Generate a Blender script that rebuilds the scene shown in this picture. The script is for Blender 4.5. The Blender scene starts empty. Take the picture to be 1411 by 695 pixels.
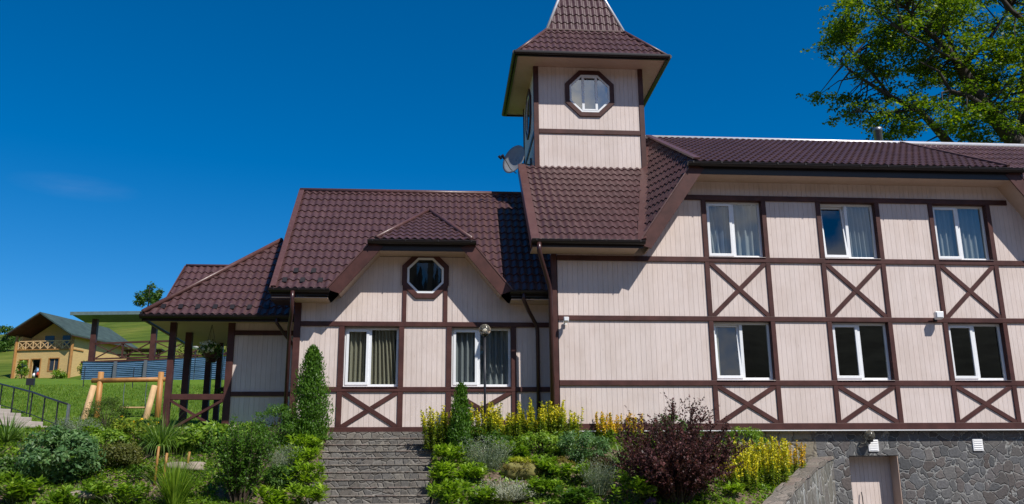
import bpy, bmesh, math, random
import numpy as np
from mathutils import Vector, Matrix
random.seed(7); rng = np.random.default_rng(7)
scn = bpy.context.scene
# ------------------------------------------------------------ camera
cd = bpy.data.cameras.new('camera'); cam = bpy.data.objects.new('camera', cd)
scn.collection.objects.link(cam); scn.camera = cam
P, YW, RL = .25817177, -.08369855, .00879067
def rotm(p, y, r):
    cy, sy = math.cos(y), math.sin(y); cp, sp = math.cos(p), math.sin(p); cr, sr = math.cos(r), math.sin(r)
    return np.array([[cy,-sy,0],[sy,cy,0],[0,0,1]]) @ np.array([[1,0,0],[0,cp,-sp],[0,sp,cp]]) @ np.array([[cr,0,sr],[0,1,0],[-sr,0,cr]])
M_ = rotm(P, YW, RL)
m4 = Matrix.Identity(4)
for i in range(3):
    m4[i][0] = M_[i,0]; m4[i][1] = M_[i,2]; m4[i][2] = -M_[i,1]
m4[0][3], m4[1][3], m4[2][3] = 0, 0, 1.5
cam.matrix_world = m4
cd.sensor_width = 36; cd.lens = 36*1250/1411; cd.clip_start = .1; cd.clip_end = 4000
scn.render.resolution_x = 1024; scn.render.resolution_y = 504
# ------------------------------------------------------------ world, sun, exposure
SUN = Vector((.48, -.66, .95)).normalized()
w = bpy.data.worlds.new('World'); scn.world = w; w.use_nodes = True
wn = w.node_tree; wn.nodes.clear()
sky = wn.nodes.new('ShaderNodeTexSky'); sky.sky_type = 'NISHITA'; sky.sun_disc = False
sky.sun_elevation = math.asin(SUN.z); sky.sun_rotation = math.atan2(SUN.x, SUN.y)
sky.altitude = 1500; sky.air_density = 1.0; sky.dust_density = .1; sky.ozone_density = 4.0
hs = wn.nodes.new('ShaderNodeHueSaturation'); hs.inputs['Saturation'].default_value = 1.41; hs.inputs['Value'].default_value = 1.03
bg = wn.nodes.new('ShaderNodeBackground'); bg.inputs[1].default_value = .10
wo = wn.nodes.new('ShaderNodeOutputWorld')
wn.links.new(sky.outputs[0], hs.inputs['Color']); 
# fair-weather clouds on the southern sky (behind the photographer, mirrored in the tower window)
tc = wn.nodes.new('ShaderNodeTexCoord'); cn = wn.nodes.new('ShaderNodeTexNoise'); cn.inputs['Scale'].default_value = 16; cn.inputs['Detail'].default_value = 7
wn.links.new(tc.outputs['Generated'], cn.inputs['Vector'])
cr_ = wn.nodes.new('ShaderNodeMapRange'); cr_.inputs[1].default_value = .36; cr_.inputs[2].default_value = .58; wn.links.new(cn.outputs['Fac'], cr_.inputs[0])
sx_ = wn.nodes.new('ShaderNodeSeparateXYZ'); wn.links.new(tc.outputs['Generated'], sx_.inputs[0])
cv_ = wn.nodes.new('ShaderNodeVectorMath'); cv_.operation = 'DISTANCE'; cv_.inputs[1].default_value = (.18, -.90, .40); wn.links.new(tc.outputs['Generated'], cv_.inputs[0])
my_ = wn.nodes.new('ShaderNodeMapRange'); my_.inputs[1].default_value = .42; my_.inputs[2].default_value = .16; wn.links.new(cv_.outputs['Value'], my_.inputs[0])
mm_ = wn.nodes.new('ShaderNodeMath'); mm_.operation = 'MULTIPLY'; wn.links.new(cr_.outputs[0], mm_.inputs[0]); wn.links.new(my_.outputs[0], mm_.inputs[1])
cm_ = wn.nodes.new('ShaderNodeMix'); cm_.data_type = 'RGBA'; cm_.inputs[7].default_value = (8, 8, 8, 1)
wn.links.new(mm_.outputs[0], cm_.inputs[0]); wn.links.new(hs.outputs[0], cm_.inputs[6]); 
# one faint wisp over the western hill
vs_ = wn.nodes.new('ShaderNodeVectorMath'); vs_.operation = 'SUBTRACT'; vs_.inputs[1].default_value = (-0.3588, 0.8854, 0.2956); wn.links.new(tc.outputs['Generated'], vs_.inputs[0])
vm_ = wn.nodes.new('ShaderNodeVectorMath'); vm_.operation = 'MULTIPLY'; vm_.inputs[1].default_value = (17, 4, 75); wn.links.new(vs_.outputs[0], vm_.inputs[0])
vl_ = wn.nodes.new('ShaderNodeVectorMath'); vl_.operation = 'LENGTH'; wn.links.new(vm_.outputs[0], vl_.inputs[0])
n2_ = wn.nodes.new('ShaderNodeTexNoise'); n2_.inputs['Scale'].default_value = 2.5; n2_.inputs['Detail'].default_value = 5; wn.links.new(vm_.outputs[0], n2_.inputs['Vector'])
f1_ = wn.nodes.new('ShaderNodeMapRange'); f1_.inputs[1].default_value = 1; f1_.inputs[2].default_value = .1; f1_.inputs[3].default_value = 0; f1_.inputs[4].default_value = .04; wn.links.new(vl_.outputs['Value'], f1_.inputs[0])
f2_ = wn.nodes.new('ShaderNodeMath'); f2_.operation = 'MULTIPLY'; wn.links.new(f1_.outputs[0], f2_.inputs[0]); wn.links.new(n2_.outputs['Fac'], f2_.inputs[1])
c2_ = wn.nodes.new('ShaderNodeMix'); c2_.data_type = 'RGBA'; c2_.inputs[7].default_value = (8, 8, 8, 1)
wn.links.new(f2_.outputs[0], c2_.inputs[0]); wn.links.new(cm_.outputs[2], c2_.inputs[6]); wn.links.new(c2_.outputs[2], bg.inputs[0]); wn.links.new(bg.outputs[0], wo.inputs[0])
sl = bpy.data.lights.new('sun', 'SUN'); sl.energy = 4.6; sl.angle = math.radians(.5); sl.color = (1, .95, .88)
so = bpy.data.objects.new('sun', sl); so.rotation_euler = (-SUN).to_track_quat('-Z', 'Y').to_euler(); so.location = (20, -20, 40)
scn.collection.objects.link(so)
scn.view_settings.view_transform = 'Standard'; scn.view_settings.look = 'None'
scn.view_settings.exposure = .22; scn.view_settings.gamma = 1
# ------------------------------------------------------------ materials
class NT:
    def __init__(s, name):
        s.m = bpy.data.materials.new(name); s.m.use_nodes = True; s.t = s.m.node_tree
        s.b = s.t.nodes['Principled BSDF']; s.o = s.t.nodes['Material Output']
    def n(s, typ, **kw):
        k = s.t.nodes.new(typ)
        for a, b in kw.items():
            if a.startswith('_'): k.inputs[a[1:].replace('_', ' ')].default_value = b
            else: setattr(k, a, b)
        return k
    def l(s, a, b): s.t.links.new(a, b)
    def coord(s, scale=(1,1,1)):
        c = s.n('ShaderNodeTexCoord'); mp = s.n('ShaderNodeMapping'); mp.inputs['Scale'].default_value = scale
        s.l(c.outputs['Object'], mp.inputs[0]); return mp.outputs[0]
    def noise(s, co, scale, detail=4, rough=.6):
        k = s.n('ShaderNodeTexNoise'); k.inputs['Scale'].default_value = scale; k.inputs['Detail'].default_value = detail; k.inputs['Roughness'].default_value = rough
        s.l(co, k.inputs['Vector']); return k.outputs['Fac']
    def ramp(s, fac, stops):
        r = s.n('ShaderNodeValToRGB'); e = r.color_ramp.elements
        while len(e) < len(stops): e.new(.5)
        for k, (p, c) in zip(e, stops): k.position = p; k.color = tuple(c) + (1,) if len(c) == 3 else c
        s.l(fac, r.inputs[0]); return r.outputs[0]
    def mix(s, fac, a, b, mode='MIX'):
        k = s.n('ShaderNodeMix', data_type='RGBA', blend_type=mode)
        for v, i in ((fac, 0), (a, 6), (b, 7)):
            if hasattr(v, 'is_linked'): s.l(v, k.inputs[i])
            else: k.inputs[i].default_value = (tuple(v) + (1,)) if isinstance(v, (tuple, list)) else v
        return k.outputs[2]
    def bump(s, h, strength, dist=.01, prev=None):
        k = s.n('ShaderNodeBump'); k.inputs['Strength'].default_value = strength; k.inputs['Distance'].default_value = dist
        s.l(h, k.inputs['Height'])
        if prev: s.l(prev, k.inputs['Normal'])
        return k.outputs[0]
    def math(s, op, a, b=0.0, clamp=False):
        k = s.n('ShaderNodeMath', operation=op, use_clamp=clamp)
        for v, i in ((a, 0), (b, 1)):
            if hasattr(v, 'is_linked'): s.l(v, k.inputs[i])
            else: k.inputs[i].default_value = v
        return k.outputs[0]
    def isl(s):
        return s.n('ShaderNodeNewGeometry').outputs['Random Per Island']
def mul(c, f): return tuple(min(1, x*f) for x in c)
def m_plain(name, col, rough=.5, var=.15, scale=6, metal=0, stretch=(1,1,1), bumps=.15, spec=.5):
    m = NT(name); co = m.coord(stretch); f = m.noise(co, scale)
    m.l(m.ramp(f, [(.3, mul(col, 1-var)), (.7, mul(col, 1+var))]), m.b.inputs['Base Color'])
    m.b.inputs['Roughness'].default_value = rough; m.b.inputs['Metallic'].default_value = metal; m.b.inputs['Specular IOR Level'].default_value = spec
    if bumps: m.l(m.bump(m.noise(co, scale*6), bumps, .004), m.b.inputs['Normal'])
    return m.m
def m_clad(name, col):
    m = NT(name); co = m.coord((9, 9, .6)); c2 = m.coord((1, 1, 1))
    g = m.noise(co, 6, 6)
    base = m.ramp(g, [(.25, mul(col, .90)), (.75, mul(col, 1.06))])
    isl = m.ramp(m.isl(), [(0, (.965, .965, .96)), (1, (1.025, 1.02, 1.015))])
    base = m.mix(1, base, isl, 'MULTIPLY')
    dirt = m.ramp(m.noise(c2, 1.3, 6), [(.35, (.92, .90, .88)), (.6, (1, 1, 1))])
    base = m.mix(1, base, dirt, 'MULTIPLY')
    st = m.ramp(m.noise(m.coord((3.2, 3.2, .22)), 2.4, 6), [(.30, (.945, .935, .925)), (.55, (1, 1, 1))])
    base = m.mix(1, base, st, 'MULTIPLY')
    # knots in the boards
    v = m.n('ShaderNodeTexVoronoi', feature='F1'); v.inputs['Scale'].default_value = 1
    m.l(m.coord((5, 5, 1.6)), v.inputs['Vector'])
    kn = m.ramp(v.outputs['Distance'], [(.03, (.72, .66, .62)), (.07, (1, 1, 1))])
    base = m.mix(.55, base, kn, 'MULTIPLY')
    m.l(base, m.b.inputs['Base Color']); m.b.inputs['Roughness'].default_value = .62; m.b.inputs['Specular IOR Level'].default_value = .2
    m.l(m.bump(g, .25, .004), m.b.inputs['Normal']); return m.m
def m_roof(name, col, rough=.40):
    m = NT(name); co = m.coord()
    f = m.noise(co, 1.2, 6); g = m.noise(co, 14, 5)
    base = m.ramp(f, [(.3, mul(col, .82)), (.7, mul(col, 1.2))])
    dust = m.ramp(g, [(.52, (0,0,0)), (.78, (1,1,1))])
    base = m.mix(m.math('MULTIPLY', dust, .22), base, (.20, .15, .13))
    m.l(base, m.b.inputs['Base Color'])
    m.l(m.ramp(g, [(.3, (rough-.06,)*3), (.8, (rough+.16,)*3)]), m.b.inputs['Roughness'])
    m.b.inputs['Specular IOR Level'].default_value = .5
    m.l(m.bump(m.noise(co, 40, 3), .08, .004), m.b.inputs['Normal']); return m.m
def m_stone(name, cellscale, cols, mortar, stretch=(1,1,1), streak=False, dist=.16, mw=.045, rnd=1.0):
    m = NT(name); co = m.coord(stretch)
    dn = m.n('ShaderNodeTexNoise'); dn.inputs['Scale'].default_value = 2.5; dn.inputs['Detail'].default_value = 3; m.l(co, dn.inputs['Vector'])
    add = m.n('ShaderNodeMix', data_type='RGBA', blend_type='LINEAR_LIGHT'); add.inputs[0].default_value = dist
    m.l(co, add.inputs[6]); m.l(dn.outputs['Color'], add.inputs[7])
    v1 = m.n('ShaderNodeTexVoronoi', feature='F1'); v2 = m.n('ShaderNodeTexVoronoi', feature='DISTANCE_TO_EDGE')
    for v in (v1, v2): v.inputs['Scale'].default_value = cellscale; v.inputs['Randomness'].default_value = rnd; m.l(add.outputs[2], v.inputs['Vector'])
    sp = m.n('ShaderNodeSeparateColor'); m.l(v1.outputs['Color'], sp.inputs[0])
    base = m.ramp(sp.outputs[0], [(i/(len(cols)-1), c) for i, c in enumerate(cols)])
    base = m.mix(1, base, m.ramp(sp.outputs[1], [(0, (.75,)*3), (1, (1.25,)*3)]), 'MULTIPLY')
    gr = m.noise(m.coord(), 22, 6)
    base = m.mix(1, base, m.ramp(gr, [(.3, (.72,)*3), (.7, (1.25,)*3)]), 'MULTIPLY')
    edge = m.ramp(m.math('ADD', v2.outputs['Distance'], m.math('MULTIPLY', m.math('SUBTRACT', gr, .5), .06)), [(mw*.55, (1,1,1)), (mw, (0,0,0))])
    base = m.mix(edge, base, m.ramp(gr, [(.3, mul(mortar, .6)), (.7, mul(mortar, 1.2))]))
    if streak:
        s = m.noise(m.coord((2.2, 2.2, .16)), 2.2, 5)
        base = m.mix(m.ramp(s, [(.55, (0,0,0)), (.72, (.8,.8,.8))]), base, (.44, .46, .44))
    m.l(base, m.b.inputs['Base Color']); m.b.inputs['Roughness'].default_value = .8
    h = m.math('ADD', m.math('MINIMUM', m.math('MULTIPLY', v2.outputs['Distance'], 6), .6), m.math('MULTIPLY', gr, .35))
    h = m.math('ADD', h, m.math('MULTIPLY', sp.outputs[2], .5))
    m.l(m.bump(h, 1, .03), m.b.inputs['Normal']); return m.m
def m_leaf(name, col, col2, trans=.35, rough=.45, isl=True):
    m = NT(name)
    co = m.coord(); f = m.noise(co, 2.5, 3)
    r = m.isl()
    c = m.ramp(r, [(0, mul(col, .72)), (.5, col), (1, col2)])
    c = m.mix(1, c, m.ramp(f, [(.3, (.8, .85, .8)), (.7, (1.2, 1.15, 1.0))]), 'MULTIPLY')
    m.l(c, m.b.inputs['Base Color']); m.b.inputs['Roughness'].default_value = rough; m.b.inputs['Specular IOR Level'].default_value = .28
    tr = m.n('ShaderNodeBsdfTranslucent'); m.l(m.mix(1, c, (1.5, 1.6, .7), 'MULTIPLY'), tr.inputs[0])
    mx = m.n('ShaderNodeMixShader'); mx.inputs[0].default_value = trans
    m.l(m.b.outputs[0], mx.inputs[1]); m.l(tr.outputs[0], mx.inputs[2]); m.l(mx.outputs[0], m.o.inputs[0]); return m.m
def m_glass(name, k=.105):
    m = NT(name); m.t.nodes.remove(m.b)
    ge = m.n('ShaderNodeNewGeometry'); dt = m.n('ShaderNodeVectorMath', operation='DOT_PRODUCT')
    m.l(ge.outputs['Incoming'], dt.inputs[0]); m.l(ge.outputs['Normal'], dt.inputs[1])
    sch = m.math('POWER', m.math('SUBTRACT', 1.0, m.math('ABSOLUTE', dt.outputs['Value']), True), 5.0)
    fac = m.math('ADD', k, m.math('MULTIPLY', sch, .6), True)
    gl = m.n('ShaderNodeBsdfGlossy'); gl.inputs['Roughness'].default_value = .012; gl.inputs[0].default_value = (1, 1, 1, 1)
    m.l(m.bump(m.noise(m.coord(), 1.6, 2), .05, .01), gl.inputs['Normal'])
    tr = m.n('ShaderNodeBsdfTransparent'); tr.inputs[0].default_value = (.74, .78, .76, 1)
    mx = m.n('ShaderNodeMixShader'); m.l(fac, mx.inputs[0])
    m.l(tr.outputs[0], mx.inputs[1]); m.l(gl.outputs[0], mx.inputs[2]); m.l(mx.outputs[0], m.o.inputs[0]); return m.m
MT = {}
MT['clad'] = m_clad('cream_boards', (.685, .592, .553))
MT['trim'] = m_plain('brown_trim', (.070, .027, .023), .5, .3, 3, spec=.28, stretch=(1, 1, 1), bumps=.25)
MT['groove'] = m_plain('groove_shadow_board', (.54, .45, .42), .8, .1)  # backing seen between the boards, its own colour slightly darker than the cladding
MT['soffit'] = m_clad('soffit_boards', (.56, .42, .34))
MT['roof'] = m_roof('brown_metal_tile', (.072, .034, .034))
MT['flash'] = m_roof('brown_flashing', (.095, .042, .038), .38)
MT['gutter'] = m_plain('dark_gutter', (.010, .006, .006), .45, .2, bumps=0)
MT['pipe'] = m_plain('brown_downpipe', (.045, .018, .017), .3, .2, bumps=0)
MT['pvc'] = m_plain('white_pvc', (.78, .80, .82), .3, .04, 4, bumps=0)
MT['glass'] = m_glass('window_glass')
MT['glass_dim'] = m_glass('dim_glass', .04)
MT['glass_bright'] = m_glass('coated_glass', .30)
MT['white'] = m_plain('white_metal', (.8, .8, .8), .35, .03, bumps=0)
MT['ridge'] = m_plain('pale_ridge_metal', (.70, .68, .68), .3, .08, 3, metal=.3, bumps=0)
MT['dark'] = m_plain('dark_interior', (.012, .012, .013), .9, .1, bumps=0)  # near-black, puts the darkness of unlit rooms into the colour
MT['curt'] = m_plain('beige_curtain', (.36, .33, .25), .8, .12, 3, stretch=(8, 8, .4))
MT['curtg'] = m_plain('grey_curtain', (.30, .32, .34), .8, .12, 3, stretch=(8, 8, .4))
MT['curtb'] = m_plain('blue_grey_drape', (.10, .13, .20), .8, .12, 3, stretch=(8, 8, .4))
MT['stone'] = m_stone('grey_rubble_stone', 4.1, [(.058,.060,.062), (.105,.105,.108), (.085,.070,.064), (.130,.126,.122), (.088,.088,.090)], (.30, .30, .285), dist=.24, mw=.035)
MT['stone_y'] = m_stone('warm_rubble_stone', 2.6, [(.21,.18,.13), (.26,.23,.17), (.17,.15,.12)], (.16, .14, .11))
MT['stonew'] = m_stone('streaked_wall_stone', 3.4, [(.10,.10,.085), (.14,.13,.105), (.12,.11,.10)], (.34, .335, .31), stretch=(1,1,.7), streak=True)
MT['coping'] = m_stone('coping_stone', 3.2, [(.16,.14,.115), (.21,.18,.15), (.17,.13,.11)], (.20, .18, .15))
MT['riser'] = m_stone('step_riser_stone', 6.4, [(.085,.08,.075), (.15,.14,.125), (.12,.105,.09), (.18,.165,.14)], (.22, .205, .18), stretch=(.92,1,1.0), dist=.06, mw=.05, rnd=.8)
MT['metal'] = m_plain('grey_metal', (.25, .26, .27), .4, .1, metal=.7, bumps=0)
MT['darkmetal'] = m_plain('dark_metal', (.035, .035, .04), .4, .1, metal=.4, bumps=0)
MT['log'] = m_plain('orange_log', (.36, .17, .045), .55, .25, 4, stretch=(1,1,.4), bumps=.3)
MT['logpale'] = m_plain('pale_cut_timber', (.55, .36, .18), .65, .15, 4, bumps=.3)
MT['concrete'] = m_plain('pale_concrete', (.34, .30, .27), .85, .15, 4, bumps=.5)
MT['soil'] = None
def leafm(k, *a, **b): MT[k] = m_leaf(k, *a, **b)
leafm('l_green', (.145, .26, .024), (.27, .38, .042))
leafm('l_dark', (.055, .125, .02), (.10, .185, .035))
leafm('l_blue', (.09, .19, .07), (.18, .29, .12))
leafm('l_lime', (.20, .33, .025), (.34, .46, .055))
leafm('l_thuja', (.065, .155, .016), (.12, .23, .03))
leafm('l_lime2', (.38, .42, .02), (.55, .55, .03))
leafm('l_mound', (.060, .105, .018), (.11, .15, .03))
leafm('l_moss', (.17, .135, .03), (.25, .22, .045))
leafm('l_grey', (.20, .25, .19), (.31, .34, .27))
leafm('l_silver', (.34, .36, .29), (.50, .50, .42), trans=.15)
leafm('l_olive', (.10, .115, .025), (.16, .16, .04))
leafm('l_brown', (.065, .050, .022), (.09, .075, .035))
leafm('l_purple', (.060, .022, .026), (.16, .058, .060), trans=.25)
leafm('l_yellow', (.58, .50, .015), (.74, .68, .04), trans=.25)
leafm('l_gold', (.70, .42, .01), (.80, .52, .02), trans=.25)
leafm('l_yg', (.16, .24, .02), (.28, .30, .03))
leafm('l_violet', (.22, .12, .38), (.36, .24, .50))
leafm('l_white', (.62, .62, .58), (.75, .75, .7))
leafm('l_grass', (.10, .19, .018), (.18, .26, .03), trans=.3)
leafm('l_maple', (.07, .135, .008), (.26, .32, .014), trans=.45)
leafm('l_blade', (.12, .22, .045), (.22, .32, .09))
leafm('l_stripe', (.16, .24, .12), (.30, .36, .22))
MT['moss'] = m_plain('stonecrop_moss', (.155, .14, .038), .9, .5, 9, bumps=1)
MT['moss2'] = m_plain('brown_moss', (.16, .13, .05), .9, .4, 6, bumps=1)
MT['palestone'] = m_plain('pale_garden_stone', (.27, .22, .17), .85, .4, 5, bumps=1)
MT['canopy'] = m_plain('grey_green_canopy', (.10, .15, .16), .6, .2, bumps=0)
MT['greenroof'] = m_plain('green_felt_roof', (.045, .070, .060), .6, .3, 1.5, bumps=0)
MT['glassdark'] = m_plain('dark_pane', (.03, .04, .06), .08, .1, bumps=0)
MT['redcloth'] = m_plain('red_cloth', (.5, .05, .03), .8, .1, bumps=0)
MT['stem'] = m_plain('green_stem', (.07, .10, .03), .7, .2, bumps=0)
MT['twig'] = m_plain('brown_twig', (.065, .045, .03), .8, .2, bumps=0)
MT['bark'] = m_plain('dark_bark', (.045, .035, .028), .9, .4, 5, bumps=1)
# ------------------------------------------------------------ object helpers
def link(o, parent=None):
    scn.collection.objects.link(o)
    if parent is not None:
        o.parent = parent
        if parent.type == 'EMPTY': o.matrix_parent_inverse = Matrix.Translation(parent.location).inverted()
        else: o.matrix_parent_inverse = Matrix.Identity(4)
    return o
def tag(o, label=None, cat=None, group=None, kind=None):
    if label: o['label'] = label
    if cat: o['category'] = cat
    if group: o['group'] = group
    if kind: o['kind'] = kind
    return o
def empty(name, loc, label, cat, group=None):
    o = bpy.data.objects.new(name, None); o.location = loc; scn.collection.objects.link(o); o.empty_display_size = .2
    return tag(o, label, cat, group)
def raw(name, V, F, mat, parent=None, smooth=False):
    me = bpy.data.meshes.new(name)
    V = np.asarray(V, dtype=np.float32)
    if isinstance(F, np.ndarray):
        nf, k = F.shape
        me.vertices.add(len(V)); me.vertices.foreach_set('co', V.ravel())
        me.loops.add(nf*k); me.loops.foreach_set('vertex_index', F.ravel().astype(np.int32))
        me.polygons.add(nf); me.polygons.foreach_set('loop_start', np.arange(0, nf*k, k, dtype=np.int32))
        me.polygons.foreach_set('loop_total', np.full(nf, k, dtype=np.int32)); me.update(calc_edges=True)
    else:
        me.from_pydata([tuple(map(float, v)) for v in V], [], F)
    me.validate()
    if smooth: me.polygons.foreach_set('use_smooth', [True]*len(me.polygons))
    me.materials.append(MT[mat] if isinstance(mat, str) else mat)
    o = bpy.data.objects.new(name, me); link(o, parent); return o
class MB:
    def __init__(s): s.v = []; s.f = []
    def add(s, vs, fs):
        b = len(s.v); s.v += [tuple(v) for v in vs]; s.f += [tuple(b+i for i in f) for f in fs]; return s
    def box(s, x0, x1, y0, y1, z0, z1):
        vs = [(x, y, z) for x in (x0, x1) for y in (y0, y1) for z in (z0, z1)]
        return s.add(vs, [(0,1,3,2), (4,6,7,5), (0,4,5,1), (2,3,7,6), (0,2,6,4), (1,5,7,3)])
    def prism(s, pts, d):           # polygon pts (3d) extruded by vector d
        n = len(pts); d = Vector(d); a = [Vector(p) for p in pts]
        return s.add(a + [p + d for p in a], [tuple(range(n))[::-1], tuple(range(n, 2*n))] + [(i, (i+1) % n, n+(i+1) % n, n+i) for i in range(n)])
    def beam(s, a, b, wd, dp, up=(0,0,1)):   # bar from a to b
        a = Vector(a); b = Vector(b); d = (b-a).normalized(); sd = d.cross(Vector(up)); 
        if sd.length < 1e-4: sd = Vector((1,0,0))
        sd.normalize(); u = sd.cross(d).normalized()
        q = [sd*wd/2*i + u*dp/2*j for i, j in ((-1,-1),(1,-1),(1,1),(-1,1))]
        return s.add([a+k for k in q] + [b+k for k in q], [(3,2,1,0), (4,5,6,7)] + [(i, (i+1) % 4, 4+(i+1) % 4, 4+i) for i in range(4)])
    def tube(s, pts, r, n=8, cap=True):
        pts = [Vector(p) for p in pts]; rs = r if isinstance(r, (list, tuple)) else [r]*len(pts)
        b = len(s.v); ref = Vector((.3, .2, 1)).normalized()
        for i, p in enumerate(pts):
            d = (pts[min(i+1, len(pts)-1)] - pts[max(i-1, 0)]).normalized()
            rr = ref if abs(d.dot(ref)) < .95 else Vector((1, 0, 0))
            u = d.cross(rr).normalized(); v = d.cross(u)
            for k in range(n):
                t = 2*math.pi*k/n; s.v.append(tuple(p + (u*math.cos(t) + v*math.sin(t))*rs[i]))
        for i in range(len(pts)-1):
            for k in range(n): s.f.append((b+i*n+k, b+i*n+(k+1) % n, b+(i+1)*n+(k+1) % n, b+(i+1)*n+k))
        if cap: s.f.append(tuple(b+k for k in range(n))[::-1]); s.f.append(tuple(b+(len(pts)-1)*n+k for k in range(n)))
        return s
    def lathe(s, c, prof, n=20, axis='z'):
        c = Vector(c); b = len(s.v)
        for (r, h) in prof:
            for k in range(n):
                t = 2*math.pi*k/n; a, d = r*math.cos(t), r*math.sin(t)
                s.v.append(tuple(c + (Vector((a, d, h)) if axis == 'z' else Vector((a, h, d)))))
        for i in range(len(prof)-1):
            for k in range(n): s.f.append((b+i*n+k, b+i*n+(k+1) % n, b+(i+1)*n+(k+1) % n, b+(i+1)*n+k))
        return s
    def build(s, name, mat, parent=None, smooth=False, bevel=0):
        o = raw(name, s.v, s.f, mat, parent, smooth)
        if bevel:
            m = o.modifiers.new('bevel', 'BEVEL'); m.width = bevel; m.segments = 2; m.limit_method = 'ANGLE'
        return o
def tiles(name, pts, mat, parent, step=.35, wave=.183, A=.017, S=.028, nu=8):
    """pressed metal tile sheet filling the convex planar polygon pts"""
    P_ = [Vector(p) for p in pts]; n = (P_[1]-P_[0]).cross(P_[2]-P_[0]).normalized()
    if n.z < 0: n = -n
    u = Vector((0,0,1)).cross(n).normalized(); v = n.cross(u).normalized()
    if v.z < 0: v = -v; u = -u
    o = P_[0]; us = [(p-o).dot(u) for p in P_]; vs = [(p-o).dot(v) for p in P_]
    v0 = min(vs); u0 = math.floor(min(us)/wave)*wave
    U = np.arange(u0, max(us)+wave/nu, wave/nu); rows = int(math.ceil((max(vs)-v0)/step))
    cu = np.cos(2*np.pi*(U-u0)/wave)
    prof = A*np.sign(cu)*np.abs(cu)**.75
    allV = []; allF = []; b = 0; nU = len(U)
    u_, v_, n_, o_ = (np.array(x) for x in (u, v, n, o))
    scal = .5*(1-cu)*.03           # scalloped lower edge
    for r in range(rows):
        for t, hh in ((0.0, 0.0), (0.0, S), (.12, S*.93), (.5, S*.5), (1.0, 0.0)):
            vv = v0 + (r+t)*step - (scal if t < .2 else 0) * (1 if t == 0 else .9)
            allV.append(o_ + np.outer(U, u_) + (vv*np.ones(nU))[:, None]*v_ + (prof+hh)[:, None]*n_)
        for k in range(4):
            i = np.arange(nU-1) + b + k*nU
            allF.append(np.stack([i, i+1, i+nU+1, i+nU], 1))
        b += 5*nU
    me = bpy.data.meshes.new(name); V = np.concatenate(allV); F = np.concatenate(allF)
    me.from_pydata(V.tolist(), [], F.tolist())
    bm = bmesh.new(); bm.from_mesh(me)
    cen = sum(P_, Vector())/len(P_)
    for i in range(len(P_)):
        a, c = P_[i], P_[(i+1) % len(P_)]; e = (c-a).normalized(); out = e.cross(n)
        if (cen-a).dot(out) > 0: out = -out
        if i == -1: continue
        off = out*(.04 if abs(e.z) < .01 else 0)
        bmesh.ops.bisect_plane(bm, geom=bm.verts[:]+bm.edges[:]+bm.faces[:], plane_co=a+off, plane_no=out, clear_outer=True)
    for f in bm.faces: f.smooth = True
    for e in bm.edges:
        if len(e.link_faces) == 2 and e.calc_face_angle(0) > .9: e.smooth = False
    # underlay sheet
    vs2 = [bm.verts.new(p - n*.035) for p in P_]; bm.faces.new(vs2)
    bm.to_mesh(me); bm.free(); me.materials.append(MT[mat])
    ob = bpy.data.objects.new(name, me); link(ob, parent); return ob
def cladding(name, x0, x1, z0, ztop, y, parent, holes=(), board=.122, mat='clad', gap=.0045, axis='x', back=True):
    """vertical boards; ztop a number or function of x; holes = (x0,x1,z0,z1)"""
    zt = ztop if callable(ztop) else (lambda x: ztop)
    def strips(xs, inset, yy, th, mb):
        for a, b in xs:
            a2, b2 = a+inset, b-inset
            if b2-a2 < .004: continue
            mid = (a+b)/2; hs = sorted([(h[2], h[3]) for h in holes if h[0] < mid < h[1]])
            lo = z0; spans = []
            for h0, h1 in hs: spans.append((lo, h0)); lo = h1
            spans.append((lo, None))
            for s0, s1 in spans:
                ta, tb = (s1, s1) if s1 is not None else (zt(a2), zt(b2))
                if min(ta, tb) - s0 < .01: 
                    if max(ta, tb) - s0 < .01: continue
                    ta = max(ta, s0+.001); tb = max(tb, s0+.001)
                pts = [(a2, yy, s0), (b2, yy, s0), (b2, yy, tb), (a2, yy, ta)]
                if axis == 'y': pts = [(yy, -p[0], p[2]) for p in pts]
                d = (0, th, 0) if axis == 'x' else (th, 0, 0)
                mb.prism(pts, d)
    cuts = sorted(set([x0, x1] + [h[i] for h in holes for i in (0, 1) if x0 < h[i] < x1]))
    xs = [x0 + i*board for i in range(int((x1-x0)/board)+1)] + [x1]
    allx = sorted(set(xs + cuts)); segs = [(a, b) for a, b in zip(allx[:-1], allx[1:]) if b-a > .003]
    mb = MB(); strips(segs, gap/2, y, .022, mb)
    o = mb.build(name, mat, parent)
    if back:
        br = sorted(set([x0 + i*.5 for i in range(int((x1-x0)/.5)+1)] + [x1] + cuts + list(kinks)))
        br = [b for b in br if x0 <= b <= x1]
        mb = MB(); strips([(a, b) for a, b in zip(br[:-1], br[1:])], 0, y+.013, .14, mb)
        mb.build(name+'_backing', 'groove', parent)
    return o
kinks = []
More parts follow.
